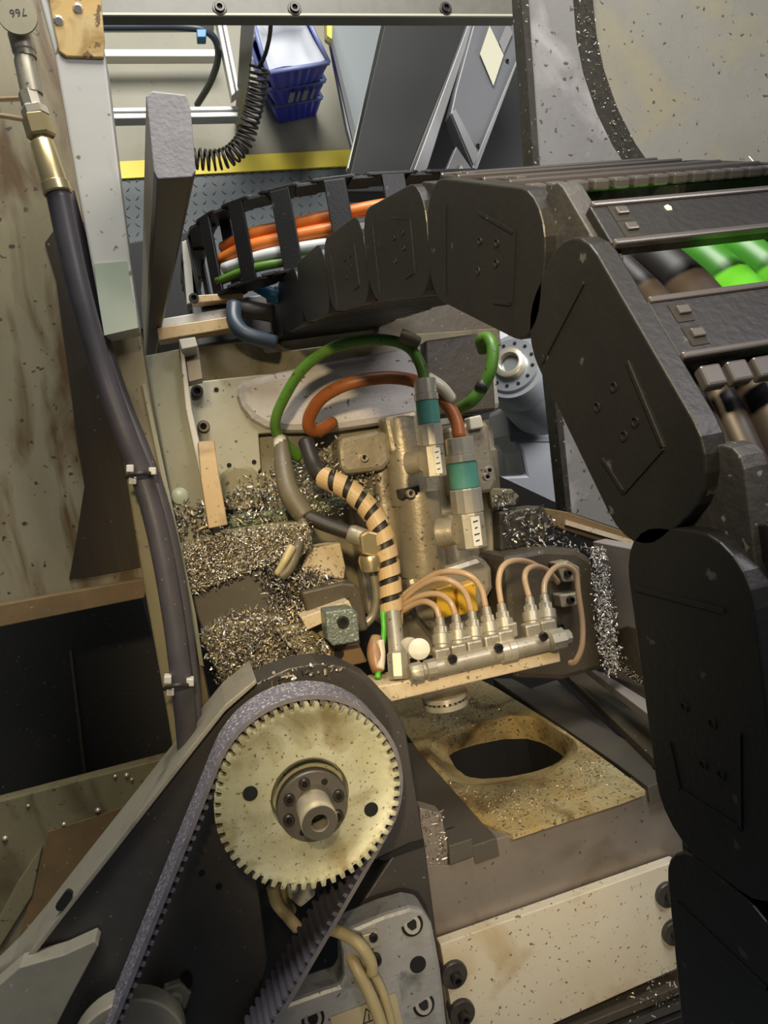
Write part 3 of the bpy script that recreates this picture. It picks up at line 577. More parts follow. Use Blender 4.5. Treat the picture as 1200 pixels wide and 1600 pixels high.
MB().pz([(842, 792), (888, 800), (1010, 842), (1030, 875), (985, 862), (850, 818)], .88, .03).build('rail_body', 'rust_beam', rr, bevel=.002)
MB().pz([(884, 812), (1010, 850), (1012, 858), (884, 820)], .875, .004).build('rail_line', 'bracket_tan', rr)
sw_ = struct(MB().prism([PX(926, 846, .50), PX(1040, 868, .50), PX(1250, 1300, .50), PX(1060, 1158, .50), PX(950, 1052, .50)], (.02, 0, 0)).build('wall_right_lower', 'side_wall', bevel=.001))
pk = thing('side_port', PX(1000, 1040, .50), 'dark rounded opening in the lower right side wall', 'opening')
MB().prism([PX(x, y, .4985) for x, y in ((962, 1036), (960, 985), (980, 978), (1005, 985), (1025, 1010), (1040, 1070), (1030, 1078), (1000, 1068), (975, 1052))], (.012, 0, 0)).build('liner', 'dark_brown', pk, bevel=.001)
chips('metal_chips', [(965, 1030), (975, 1040), (1035, 1075), (1030, 1082), (1000, 1072), (970, 1050)], lambda x, y: PX(x, y, .496), 160, .003, 'chips along the lower lip of the rounded side opening', jit=.003)
chips('metal_chips', [(924, 856), (938, 862), (948, 930), (954, 985), (962, 1040), (948, 1052), (936, 1010), (930, 940)], lambda x, y: PZ(x, y, .80), 2200, .0035, 'vertical drift of bright curly chips right of the dark case', jit=.012, wts=(6, 3, 0))
# rails below the side wall, running into the machine

lr = thing('way_cover', PZ(1000, 1150, .80), 'dark brown long way cover strips running back under the side wall', 'way cover')
for (pa, pb, pc2, pd) in (((880, 1050), (945, 1050), (1110, 1205), (1062, 1225)), ((900, 1030), (960, 1062), (1120, 1160), (1110, 1190)), ((830, 1075), (870, 1062), (1035, 1212), (1010, 1228))):
    k_ = [(880, 1050), (900, 1030), (830, 1075)].index(pa); y0 = (-.385, -.345, -.402)[k_]
    MB().prism([PY(*p, y0) for p in (pa, pb, pc2, pd)], (0, -.012, 0)).build('strip', ('dark_brown', 'side_wall', 'dark_steel')[k_], lr, bevel=.001)
# =================================================================== MACHINE BASE BLOCK
YB = PZ(775, 1310, .66).y
ba = thing('machine_base', PZ(870, 1400, .80), 'brown grey machined base block whose front face spans the lower right', 'machine base')
MB().pz([(655, 1352), (700, 1352), (703, 1352), (740, 1338), (738, 1322), (776, 1311), (1008, 1237), (1012, 1228), (1068, 1210), (1084, 1380), (1120, 1640), (690, 1660)], .66, .03).build('front_face', 'base', ba, bevel=.0008)
# top strips either side of the drain plate, on the plane y = YB
def ypoly(poly, y, t): return MB().prism([PY(px, py, y) for px, py in poly], (0, -t, 0))
ypoly([(600, 1160), (648, 1160), (776, 1309), (738, 1322), (690, 1300), (640, 1260)], YB + .001, .02).build('top_strip', 'dark_steel', ba, bevel=.0008)
ypoly([(770, 1060), (800, 1060), (1060, 1200), (1068, 1211), (1012, 1229), (960, 1190)], YB + .004, .02).build('top_strip', 'dark_steel', ba, bevel=.0008)
MB().pz([(702, 1322), (738, 1310), (741, 1338), (704, 1352)], .656, .03).build('notch_block', 'dark_steel', ba, bevel=.0008)
MB().pz([(1040, 1222), (1068, 1214), (1072, 1238), (1044, 1246)], .656, .03).build('notch_block', 'dark_steel', ba, bevel=.0008)
for x, y in ((706, 1299), (1030, 1197)):
    p = PY(x, y, YB + .006); hole(ba, p, EY, .0075, 'tapped_hole')
MB().pz([(656, 1262), (690, 1272), (700, 1322), (700, 1350), (662, 1362)], .662, .02).build('side_step', 'base', ba, bevel=.001)
chips('metal_chips', [(652, 1270), (690, 1265), (700, 1345), (665, 1350)], lambda x, y: PZ(x, y, .660), 90, .003, 'small chips on the step between housing and base block', jit=.003)
# drain plate
dp = thing('drain_plate', PY(820, 1200, YB), 'yellow stained drain plate with a rounded oblong hole', 'plate')
outer = [PY(px, py, YB + .002) for px, py in ((645, 1160), (652, 1172), (776, 1310), (786, 1308), (1006, 1236), (1008, 1232), (880, 1140), (760, 1065), (735, 1055), (690, 1062), (600, 1090), (615, 1120))]
def resamp(loop, c, n=48):
    out = []
    for k in range(n):
        a = 2 * math.pi * k / n; d = Vector((math.cos(a), 0, math.sin(a))); best = 0
        for i in range(len(loop)):
            p, q = loop[i] - c, loop[(i + 1) % len(loop)] - c; e = q - p; den = d.x * e.z - d.z * e.x
            if abs(den) < 1e-12: continue
            t = (p.x * e.z - p.z * e.x) / den; s_ = (p.x * d.z - p.z * d.x) / den
            if t > 0 and -1e-6 <= s_ <= 1 + 1e-6: best = max(best, t)
        out.append(Vector((c.x, loop[0].y, c.z)) + d * best)
    return out
inner = [PY(px, py, YB - .030) for px, py in ((700, 1178), (712, 1170), (745, 1160), (785, 1152), (822, 1151), (848, 1158), (872, 1172), (886, 1184), (870, 1194), (835, 1206), (795, 1214), (755, 1217), (730, 1214), (712, 1200))]
lipp = [PY(px, py, YB + .002) for px, py in ((668, 1166), (700, 1146), (745, 1130), (800, 1118), (838, 1120), (868, 1138), (900, 1158), (905, 1176), (880, 1196), (840, 1212), (790, 1226), (740, 1230), (708, 1222), (682, 1196))]
cI = sum(inner, Vector()) / len(inner)
RO = resamp(outer, cI); RL = resamp(lipp, cI); RI = resamp(inner, cI)
for i in range(48): RL[i].y = YB + .002
RD = [p - EY * .003 for p in RI]
mbd = MB(); mbd.rings([RO, RL, [a.lerp(b, .5) - EY * .004 for a, b in zip(RL, RI)], RI, RD], cap=False); mbd.rings([RO, [p - EY * .006 for p in RO]], cap=False)
mbd.build('dished_plate', 'drain', dp, sm='auto')
MB().rings([RD, [p - EY * .12 for p in RI]], cap=False).build('drain_throat', 'hole', dp)
MB().prism([p - EY * .12 for p in RI], (0, -.005, 0)).build('throat_floor', 'hole', dp)
chips('metal_chips', [(650, 1120), (730, 1080), (790, 1110), (700, 1150)], lambda x, y: PY(x, y, YB + .004), 420, .0026, 'dark grit at the back of the drain plate', jit=.002, wts=(1, 5, 3))
chips('metal_chips', [(690, 1215), (780, 1240), (880, 1215), (920, 1180), (960, 1220), (790, 1290), (740, 1260)], lambda x, y: PY(x, y, YB + .004), 500, .0022, 'tan grit in front of the drain hole', jit=.002, wts=(1, 3, 6))
# cream cover with washers
cv = thing('cream_cover_plate', PZ(880, 1460, .66), 'cream painted cover plate bolted to the base with big washers', 'cover plate')
MB().pz([(688, 1476), (1057, 1345), (1062, 1352), (1076, 1506), (1010, 1535), (838, 1612), (720, 1660)], .645, .012).build('plate', 'cream', cv, bevel=.001)
for x, y in ((1040, 1396), (1050, 1455), (708, 1520), (720, 1580)):
    bolt(cv, PZ(x, y, .645), EZ, .0055, 'flange_screw', washer=.0135, depth=.014)
# bottom right slide rails
for k, (y0, y1, x0, x1, m, l) in enumerate(((1548, 1520, 790, 1085, 'black', 'black lowest slide strip just under the cream cover'), (1568, 1520, 870, 1090, 'side_wall', 'second slide rail below the cream cover'), (1610, 1548, 900, 1095, 'base', 'third slide rail near the bottom edge'), (1640, 1572, 920, 1100, 'dark_steel', 'bottom most slide rail'))):
    sl0 = -.36
    a = (1085, (1518, 1532, 1556, 1580)[k]); b = ((820, 830, 850, 870)[k], a[1] + .40 * (1085 - (820, 830, 850, 870)[k])); th = (14, 12, 12, 14)[k]; m = ('black', 'dark_brown', 'dark_steel', 'black')[k]
    tag(MB().pz([b, a, (a[0] + 4, a[1] + th), (b[0] + 4, b[1] + th)], (.655, .640, .645, .640)[k], .03).build('slide_rail', m, bevel=.001), l, 'rail', 'slide rails at the bottom')
chips('metal_chips', [(960, 1550), (1080, 1500), (1085, 1560), (980, 1600)], lambda x, y: PZ(x, y, .639), 90, .0035, 'stray chips on the slide rails at the bottom right', jit=.004)
# =================================================================== PULLEY DRIVE
PC = PZ(485, 1245, .58); PR = .0785
hs = thing('pulley_housing', PZ(400, 1400, .72), 'large dark grey round topped housing plate behind the toothed pulley', 'housing')
out_ = [(-60, 1612), (0, 1553), (44, 1500), (90, 1440), (200, 1300), (300, 1172), (352, 1108), (400, 1068), (450, 1044), (495, 1036), (540, 1042), (580, 1062), (612, 1096), (634, 1140), (650, 1240), (664, 1320), (710, 1680),
        (660, 1680), (640, 1450), (540, 1450), (612, 1340), (400, 1366), (408, 1420), (418, 1500), (400, 1590), (390, 1680), (-60, 1680)]
MB().pz(out_, .65, .045).build('plate', ['housing'], hs, bevel=.0015)
MB().pz([(-60, 1605), (0, 1546), (44, 1493), (90, 1433), (200, 1293), (300, 1165), (352, 1101), (400, 1061), (402, 1068), (352, 1112), (300, 1178), (200, 1306), (90, 1446), (44, 1506), (0, 1560), (-60, 1620)], .642, .075).build('side_rim', 'housing_side', hs, bevel=.001)
MB().pz([(-60, 1590), (30, 1512), (100, 1492), (148, 1470), (154, 1478), (110, 1560), (60, 1660), (-60, 1660)], .628, .02).build('step_plate', 'housing_side', hs, bevel=.001)
for x, y in ((315, 1364), (342, 1385)): hole(hs, PZ(x, y, .65), EZ, .003)
MB().pz(rrect(100, 1408, 36, 13, 6, -.95), .6415, .004).build('slot', 'hole', hs)
hexbolt(hs, PZ(274, 1552, .65), EZ, .0140, 'hex_nut', 'housing_side', .008)
MB().pz([(282, 1530), (292, 1522), (300, 1530), (301, 1540), (296, 1546), (290, 1536)], .645, .005).build('notch', 'hole', hs)
MB().pz([(640, 1318), (662, 1312), (664, 1322), (600, 1345), (590, 1342)], .648, .004).build('seam_shadow_gap', 'hole', hs)
chips('metal_chips', [(400, 1060), (500, 1032), (560, 1045), (500, 1050), (420, 1075)], lambda x, y: PZ(x, y, .648), 50, .005, 'a few long chips on the top rim of the pulley housing', jit=.003)
# pulley
pu = thing('timing_pulley', PC - EZ * .05, 'big yellow zinc toothed pulley with two round holes and a shaft', 'pulley')
NT = 56; prof = []
for i in range(NT):
    for f, r in ((0, PR - .0052), (.36, PR - .0052), (.48, PR), (.86, PR)):
        a = 2 * math.pi * (i + f) / NT; prof.append((math.cos(a) * r, math.sin(a) * r))
mbp = MB(); ring0 = [PC + Vector((x, y, 0)) for x, y in prof]
Nn = len(prof); ang = [math.atan2(y, x) for x, y in prof]
def circ(r, z): return [PC + Vector((math.cos(a) * r, math.sin(a) * r, z)) for a in ang]
# web with slightly dished face; outer toothed wall; hub recess
mbp.rings([[p - EZ * .05 for p in ring0], ring0, circ(PR - .0058, 0.0002), circ(PR * .88, -.0012), circ(PR * .60, -.0008), circ(.033, -.0005), circ(.0315, -.008), circ(.0315, -.02)], cap=True)
mbp.build('toothed_wheel', 'pulley', pu, sm='auto')
for dx, dy in ((-.0500, .0030), (.0500, -.0030)):
    pass
for x, y in ((391, 1240), (580, 1265)):
    MB().lathe(PZ(x, y, .5805) - EZ * .003, PZ(x, y, .5805), [(0, .0062), (1, .0062)], 24).build('web_hole', 'hole', pu)
hub = PZ(490, 1261, .5805)
hb = MB().lathe(hub - EZ * .01, hub, [(0, .0305), (.9, .0305), (1, .0295)], 40).build('clamping_hub', 'dark_steel', pu, sm='auto')
for i in range(8):
    a = math.radians(100 + i * 360 / 8 * 1.0)
    q = hub + Vector((math.cos(a), math.sin(a), 0)) * .0225
    if i % 4 == 3: MB().lathe(q - EZ * .002, q + EZ * .0004, [(0, .0028), (1, .0028)], 14).build('tapped_hole', 'hole', hb)
    else:
        c_ = MB().lathe(q, q + EZ * .004, [(0, .0048), (.8, .0048), (1, .0042), (1, .0025), (.3, .0025), (.3, .0001)], 16, cap=False).build('clamp_screw', 'bolt_black', hb, sm='auto')
        MB().lathe(q + EZ * .001, q + EZ * .0014, [(0, .0024), (1, .0024)], 6).build('socket', 'hole', c_)
sh = MB().lathe(hub, hub + EZ * .030, [(0, .0150), (.93, .0150), (1, .0138), (1, .0070), (.3, .0070), (.3, .0001)], 32, cap=False).build('shaft', 'chrome', pu, sm='auto')
MB().lathe(hub + EZ * .0301, hub + EZ * .0306, [(0, .0142), (1, .0138), (1, .0072), (0, .0072)], 32, cap=False).build('shaft_face', 'dark_steel', sh, sm='auto')
MB().lathe(hub + EZ * .012, hub + EZ * .0125, [(0, .0069), (1, .0069)], 24).build('threaded_bore', 'hole', sh)
# belt: around the pulley and a smaller one below the frame
HB0, HB1 = .588, .636
BC = Vector((PC.x, PC.y)); p2 = PZ(225, 1745, .60); R2 = .052; B2 = Vector((p2.x, p2.y)); R1 = PR + .0005
dv = B2 - BC; D = dv.length; base = math.atan2(dv.y, dv.x); al = math.acos((R1 - R2) / D)
def beltloop(off, nseg=160):
    pts = []; a0, a1 = base + al, base + 2 * math.pi - al
    L1 = (R1 + 0) * (a1 - a0); Ls = math.sqrt(D * D - (R1 - R2) ** 2); a2, a3 = base - al, base + al; L2 = R2 * (a3 - a2)
    T = L1 + L2 + 2 * Ls
    def at(s):
        s %= T
        if s < L1: a = a0 + s / R1; n = Vector((math.cos(a), math.sin(a))); return BC + n * R1, n
        s -= L1
        if s < Ls: a = a1; n = Vector((math.cos(a), math.sin(a))); return (BC + n * R1).lerp(B2 + n * R2, s / Ls), n
        s -= Ls
        if s < L2: a = a2 + s / R2; n = Vector((math.cos(a), math.sin(a))); return B2 + n * R2, n
        s -= L2
        a = a0; n = Vector((math.cos(a), math.sin(a))); return (B2 + n * R2).lerp(BC + n * R1, s / Ls), n
    return at, T
at, T = beltloop(0)
bt = thing('toothed_belt', PZ(240, 1380, .64), 'black woven backed toothed belt wrapped around the yellow pulley', 'belt')
N_ = 320; rs = []
for i in range(N_):
    p, n = at(T * i / N_); q = Vector((p.x, p.y, 0)); n3 = Vector((n.x, n.y, 0))
    rs.append([q + n3 * .0045 + EZ * (CAM_H - HB0), q + n3 * .0006 + EZ * (CAM_H - HB0), q + n3 * .0006 + EZ * (CAM_H - HB1), q + n3 * .0045 + EZ * (CAM_H - HB1)])
m_ = MB(); vr = [[m_.bm.verts.new(p) for p in r] for r in rs]
for i in range(N_):
    a, b = vr[i], vr[(i + 1) % N_]
    for k in range(4):
        m_.mi = (2, 1, 2, 0)[k]; m_._f([a[k], a[(k + 1) % 4], b[(k + 1) % 4], b[k]])
m_.build('woven_band', ['rubber', 'rubber_tooth', 'rubber_edge'], bt)
nt_ = int(T / .0087); m_ = MB()
for i in range(nt_):
    s = T * i / nt_; p, n = at(s); p1, _ = at(s + .0021); p0, _ = at(s - .0021); m1, _ = at(s + .0013); m0, _ = at(s - .0013)
    n3 = Vector((n.x, n.y, 0)); z0, z1 = EZ * (CAM_H - HB0 - .001), EZ * (CAM_H - HB1)
    v3 = lambda q: Vector((q.x, q.y, 0))
    m_.loft([v3(p0) + n3 * .001 + z0, v3(m0) - n3 * .0036 + z0, v3(m1) - n3 * .0036 + z0, v3(p1) + n3 * .001 + z0],
            [v3(p0) + n3 * .001 + z1, v3(m0) - n3 * .0036 + z1, v3(m1) - n3 * .0036 + z1, v3(p1) + n3 * .001 + z1])
to = m_.build('belt_teeth', 'rubber_tooth', bt); to['kind'] = 'stuff'
# lower pulley flange at the bottom edge
lp = PZ(200, 1650, .615)
tag(MB().lathe(lp - EZ * .02, lp, [(0, .047), (.9, .047), (1, .0455), (1, .036), (.96, .034)], 48).build('lower_flange', 'housing_side', sm='auto'), 'round flange edge at the bottom left inside the belt', 'flange')
# silver casting with bolts
sv = thing('silver_motor_mount', PZ(600, 1540, .66), 'silver grey cast motor mount with socket bolts at the bottom centre', 'motor mount')
MB().pz([(548, 1452), (600, 1430), (640, 1418), (662, 1422), (676, 1445), (690, 1520), (708, 1680), (380, 1680), (415, 1580), (510, 1546), (530, 1540), (537, 1525), (536, 1490), (530, 1464)], .615, .03).build('casting', 'silver_cast', sv, bevel=.004)
for x, y in ((644, 1445), (662, 1570), (489, 1592)):
    MB().lathe(PZ(x, y, .6152) - EZ * .003, PZ(x, y, .6145), [(0, .0105), (1, .0105)], 28).build('counterbore', 'hole', sv)
    MB().lathe(PZ(x, y, .6145), PZ(x, y, .6125), [(0, .0078), (1, .0078), (1, .0048), (.2, .0048), (.2, .0001)], 24, cap=False).build('socket_bolt', 'steel', sv, sm='auto')
    MB().lathe(PZ(x, y, .6140), PZ(x, y, .6136), [(0, .0046), (1, .0046)], 6).build('socket', 'hole', sv)
hole(sv, PZ(653, 1507, .6145), EZ, .0078, 'threaded_hole')
lbm = MB().pz([(516, 1590), (618, 1552), (632, 1612), (530, 1650)], .6138, .0006).build('warning_label', 'label_tan', sv)
tri = [(568, 1600), (572, 1576), (588, 1592)]
for i in range(3):
    a, b = Vector(tri[i]), Vector(tri[(i + 1) % 3]); d = (b - a).normalized(); n = Vector((-d.y, d.x)) * .9
    MB().pz([tuple(a - n), tuple(b - n), tuple(b + n), tuple(a + n)], .6134, .0003).build('warning_triangle', 'ink', lbm)
MB().pz([(575, 1584), (577, 1584), (578, 1594), (576, 1594)], .6134, .0003).build('warning_triangle', 'ink', lbm)
cl = thing('cable_clip', PZ(585, 1475, .61), 'small metal clip with a screw holding the tan cables', 'clip')
MB().pz([(566, 1462), (590, 1455), (596, 1478), (572, 1486)], .609, .006).build('clip', 'chrome', cl, bevel=.001)
bolt(cl, PZ(583, 1464, .609), EZ, .004, depth=.003); bolt(cl, PZ(585, 1498, .6145), EZ, .006, depth=.005)
for pts, r, l in (([(500, 1448, .635), (530, 1456, .62), (560, 1474, .606), (578, 1500, .604), (582, 1520, .606)], .0055, 'pale tan cable bending over the corner of the silver mount'),
                  ([(540, 1480, .625), (556, 1510, .612), (574, 1545, .608), (592, 1590, .606), (610, 1650, .606)], .0058, 'tan cable running down over the warning label'),
                  ([(552, 1474, .628), (574, 1508, .616), (596, 1545, .6105), (612, 1600, .6105), (620, 1660, .611)], .0040, 'thinner tan cable beside the label, furthest right')):
    tag(MB().tube(zp(pts), r).build('tan_cable', 'tan_tube', sm=True), l, 'cable', 'tan cables at the silver mount')
tf = thing('brass_wire_plug', PZ(455, 1425, .70), 'yellow lit plug and wires hanging in the gap under the pulley', 'plug')
MB().pz([(448, 1380), (490, 1376), (494, 1400), (470, 1420), (452, 1405)], .70, .03).build('plug', 'cream', tf, bevel=.003)
MB().tube(zp([(425, 1385, .70), (432, 1410, .70), (448, 1430, .70), (465, 1450, .70)]), .006).build('wire', 'tan_tube', tf, sm=True)
MB().tube(zp([(440, 1380, .71), (445, 1405, .71), (455, 1425, .71)]), .007).build('wire', 'brass', tf, sm=True)
# dark wall deep in the opening
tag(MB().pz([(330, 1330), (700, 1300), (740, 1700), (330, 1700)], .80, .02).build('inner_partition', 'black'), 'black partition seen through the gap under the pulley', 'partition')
# =================================================================== LOWER LEFT LEDGE
le = thing('oily_floor_ledge', PZ(150, 1300, .85), 'tan oily ledge with droplets along the bottom of the black pit', 'ledge')
MB().pz([(-60, 1268), (284, 1178), (340, 1160), (340, 1260), (190, 1500), (60, 1680), (-60, 1680)], .84, .02).build('top', 'olive', le, bevel=.001)
MB().pz([(76, 1300), (205, 1258), (204, 1275), (110, 1420), (45, 1480), (28, 1470), (68, 1330)], .838, .002).build('recess', 'rust_beam', le)
MB().pz([(28, 1378), (66, 1322), (50, 1400), (0, 1480), (-10, 1450)], .836, .01).build('recess_edge', 'olive', le, bevel=.001)
for x, y, r in ((153, 1266, .003), (180, 1213, .0022), (198, 1211, .0028), (256, 1193, .003), (206, 1218, .002), (44, 1259, .002), (8, 1310, .003), (100, 1288, .0026)):
    MB().lathe(PZ(x, y, .8395), PZ(x, y, .8395) + EZ * r, [(0, r), (.5, r * .85), (.85, r * .5), (1, .0001)], 12, cap=False).build('droplet', 'chrome', le, sm=True)
# =================================================================== LEFT HOSE
hz = thing('hydraulic_hose', PZ(200, 700, .66), 'thick black hydraulic hose with steel couplings down the left side', 'hose')
hp = [(90, 298, .64), (105, 370, .645), (128, 470, .65), (160, 580, .66), (196, 680, .665), (222, 745, .67), (248, 840, .67), (270, 960, .67), (284, 1070, .67), (292, 1150, .68), (296, 1230, .69)]
MB().tube(zp(hp), .0098).build('hose', 'hose', hz, sm=True)
a, b = PZ(66, 222, .64), PZ(91, 304, .64)
MB().lathe(a, b, [(0, .0088), (.04, .0098), (.78, .0105), (.8, .0115), (.97, .0115), (1, .0105)], 24).build('crimp_ferrule', 'brass', hz, sm='auto')
MB().lathe(PZ(56, 182, .64), PZ(66, 216, .64), [(0, .010), (.1, .0115), (.9, .0115), (1, .010)], 6).build('hex_union', 'brass', hz)
MB().lathe(PZ(62, 206, .64), PZ(68, 228, .64), [(0, .0065), (1, .0065)], 16).build('neck', 'conn', hz)
MB().lathe(PZ(52, 168, .64), PZ(57, 182, .64), [(0, .0095), (.2, .0105), (1, .0105)], 6).build('jam_nut', 'chrome', hz)
MB().lathe(PZ(46, 146, .64), PZ(54, 172, .64), [(0, .0088), (1, .0090)], 8).build('adapter', 'conn', hz)
MB().lathe(PZ(38, 90, .64), PZ(50, 148, .64), [(0, .0075), (.1, .0085), (1, .0085)], 12).build('adapter', 'conn', hz, sm='auto')
MB().lathe(PZ(30, 50, .64), PZ(41, 92, .64), [(0, .0078), (.08, .0092), (.75, .0092), (.8, .0082), (1, .0082)], 18).build('swivel', 'conn', hz, sm='auto')
h2 = tag(MB().tube(zp([(104, 300, .67), (130, 400, .68), (152, 500, .685), (186, 610, .69), (222, 700, .69), (246, 765, .69), (268, 850, .69), (290, 980, .69), (302, 1090, .695), (312, 1230, .70)]), .0068).build('second_hose', 'hose', sm=True), 'thinner dark hose tucked behind the thick black hydraulic hose', 'hose')
for x, y, h, l in ((220, 742, .655, 'upper pale cable tie mount gripping the black hoses'), (279, 1073, .655, 'lower pale cable tie mount gripping the black hoses')):
    z_ = thing('cable_tie', PZ(x, y, h + .02), l, 'cable tie', 'cable ties on the black hoses')
    MB().tube([PZ(x - 22, y + 3, h + .012), PZ(x - 10, y - 1, h - .004), PZ(x + 6, y - 3, h - .004), PZ(x + 20, y - 2, h + .012)], .0022, 8).build('strap', 'ink', z_, sm=True)
    for dx, dy in ((-17, -10), (-13, 9), (18, -6)):
        MB().pz(rrect(x + dx, y + dy, 12, 12, 2), h + .002, .012).build('mount_lug', 'post', z_, bevel=.001)
tg = thing('number_tag', PZ(27, 25, .63), 'round pale tag stamped 766 upside down on the hose coupling', 'tag')
tc_ = PZ(27, 24, .625)
MB().lathe(tc_ - EZ * .0015, tc_, [(0, .0148), (1, .0145)], 40).build('disc', 'tag', tg, sm='auto')
xd = (PZ(10, 22, .625) - PZ(50, 18, .625)); text(tg, '766', PZ(28, 19, .6248), xd, PZ(28, 40, .625) - PZ(28, 19, .625), .0085)
MB().tube(zp([(28, 45, .63), (38, 110, .645), (50, 165, .65)]), .0018, 8).build('tie_wire', 'chrome', tg, sm=True)
for pts, l in (([(-30, 156, .70), (10, 155, .69), (50, 153, .66)], 'upper thin copper pipe entering the coupling from the left'), ([(-30, 178, .70), (10, 182, .69), (54, 190, .66)], 'lower thin copper pipe entering the coupling from the left')):
    tag(MB().tube(zp(pts), .0022, 10).build('copper_pipe', 'tube', sm=True), l, 'pipe', 'thin copper pipes')
# =================================================================== NEAR CABLE CHAIN (runs in the plane x = X0)
def link(root, p0, p1, nrm, wv, W, H, bars=True, t=.004, det=True, ext=.0, barw=.42, inner_bars=True, inset=.0, shift=0, comb=-1, under=1, extra=False):
    """one chain link from joint p0 to p1; nrm = outward; wv = unit across, pointing inwards from the seen side plate"""
    e1 = (p1 - p0); L = e1.length; e1.normalize(); e2 = (nrm - nrm.dot(e1) * e1).normalized(); c = (p0 + p1) / 2
    lk = bpy.data.objects.new('chain_link', None); COL.objects.link(lk); lk.parent = root; lk.location = c - wloc(root); lk.empty_display_size = .01
    def pt(u, v, w): return c + e1 * u + e2 * v + wv * w
    rr_ = rrect(0, 0, L * (1.0 + ext), H, H * .36, 0, 6)
    for side, s0, s1 in ((0, inset, inset + t), (1, W - t, W)):
        MB().prism([pt(u, v, s0) for u, v in rr_], wv * (s1 - s0)).build('side_plate', 'black_plastic', lk, bevel=.0008)
    # recessed neck that carries the joint to the next link
    for s0 in (inset + t * .6, W - t * 1.6):
        MB().prism([pt(u + L / 2, v, s0) for u, v in rrect(0, 0, L * .42, H * .88, H * .12, 0, 3)], wv * t).build('joint_lug', 'black_plastic_rough', lk, bevel=.0006)
    if det:
        m = MB()
        for (u0, v0, u1, v1) in ((-.30, -.26, -.30, .22), (-.30, .22, -.02, .30), (-.30, -.26, -.16, -.30), (.30, -.42, .30, .30)):
            if u0 > 0: m.build('raised_line', 'black_plastic', lk); m = MB()
            a, b = Vector((u0 * L, v0 * H)), Vector((u1 * L, v1 * H)); d = (b - a).normalized(); n = Vector((-d.y, d.x)) * H * .012
            m.prism([pt(*(a - n), inset - .0006), pt(*(b - n), inset - .0006), pt(*(b + n), inset - .0006), pt(*(a + n), inset - .0006)], wv * .001)
        m.build('raised_line', 'black_plastic', lk)
        m = MB()
        for (u, v) in ((-.17, .12), (-.17, -.02), (-.02, -.12), (-.03, .1)):
            q = pt(u * L, v * H, inset); m.lathe(q + wv * .001, q - wv * .0005, [(0, H * .032), (1, H * .032), (1, H * .022), (0, H * .022)], 14, cap=False)
        m.build('moulding_mark', 'black_plastic', lk)
    def bar(sgn, uc, bw):
        v0 = sgn * H * .5; th = H * .11
        return MB().prism([pt(uc - bw, v0, inset + t * .9), pt(uc + bw, v0, inset + t * .9), pt(uc + bw, v0 - sgn * th, inset + t * .9), pt(uc - bw, v0 - sgn * th, inset + t * .9)], wv * (W - t * 1.8 - inset)).build('crossbar', 'black_plastic', lk, bevel=.0008)
    if inner_bars:
        for k in range(under): bar(-1, L * (-.5 + (k + .5) / under), L * (barw / 2 if under == 1 else .32 / under))
    for k, (uc, bw) in enumerate([(shift * L, L * barw / 2)] * bars + [(.43 * L, L * .085)] * extra):
        v0 = H * .5; b_ = bar(1, uc, bw)
        if det:
            for s in (-1, 1):
                MB().prism([pt(uc + s * bw - .0013, v0 + .0012, inset + t), pt(uc + s * bw + .0013, v0 + .0012, inset + t), pt(uc + s * bw + .0013, v0 - .002, inset + t), pt(uc + s * bw - .0013, v0 - .002, inset + t)], wv * (W - 2 * t)).build('bead_edge', 'bead_plastic', b_, bevel=.0008)
            for uu in (-.20, .22):
                a_ = uc + uu * 2 * bw
                MB().prism([pt(a_ - L * .035, v0 + .0003, t + .006), pt(a_ + L * .035, v0 + .0003, t + .006), pt(a_ + L * .035, v0 - .003, t + .006), pt(a_ - L * .035, v0 - .003, t + .006)], wv * .007).build('latch_slot', 'hole', b_)
                MB().prism([pt(a_ - L * .01, v0 + .0015, t + .008), pt(a_ + L * .02, v0 + .0015, t + .008), pt(a_ + L * .02, v0 - .002, t + .008), pt(a_ - L * .01, v0 - .002, t + .008)], wv * .005).build('latch_tab', 'bead_plastic', b_, bevel=.0005)
            # row of divider teeth beside the bar
            wq = t + .004 + k * 9; ce = uc + comb * (bw + L * .07)
            while wq < W - .015:
                MB().prism([pt(ce - L * .035, v0 - .0005, wq), pt(ce + L * .035, v0 - .0005, wq + .001), pt(ce + L * .035, v0 - .005, wq + .001), pt(ce - L * .035, v0 - .005, wq)], wv * .0082).build('divider_tooth', 'bead_plastic', b_, bevel=.001); wq += .0105
    return lk
X0 = .151; W2 = .155
J = [PX(1170, 1900, X0), PX(1125, 1370, X0), PX(1055, 825, X0), PX(848, 430, X0), PX(668, 372, X0)]
far_yz = [(.146, -.496), (.170, -.625), (.192, -.760), (.212, -.900), (.226, -1.02)]
J += [Vector((X0, y, CAM_H + z)) for y, z in far_yz]
c2 = thing('cable_chain', J[2], 'large black cable chain crossing in front of the motor to the bottom right', 'cable chain')
for i in range(len(J) - 1):
    d = (J[i + 1] - J[i]).normalized(); nrm = Vector((0, d.z, -d.y)); nrm = -nrm if nrm.z < 0 or (abs(nrm.z) < .3 and nrm.y < 0) else nrm
    link(c2, J[i], J[i + 1], nrm, EX, W2, .062, t=.009, det=(i < 6), barw=.21, shift=0, extra=i < 5, under=1 if i < 3 else 4)
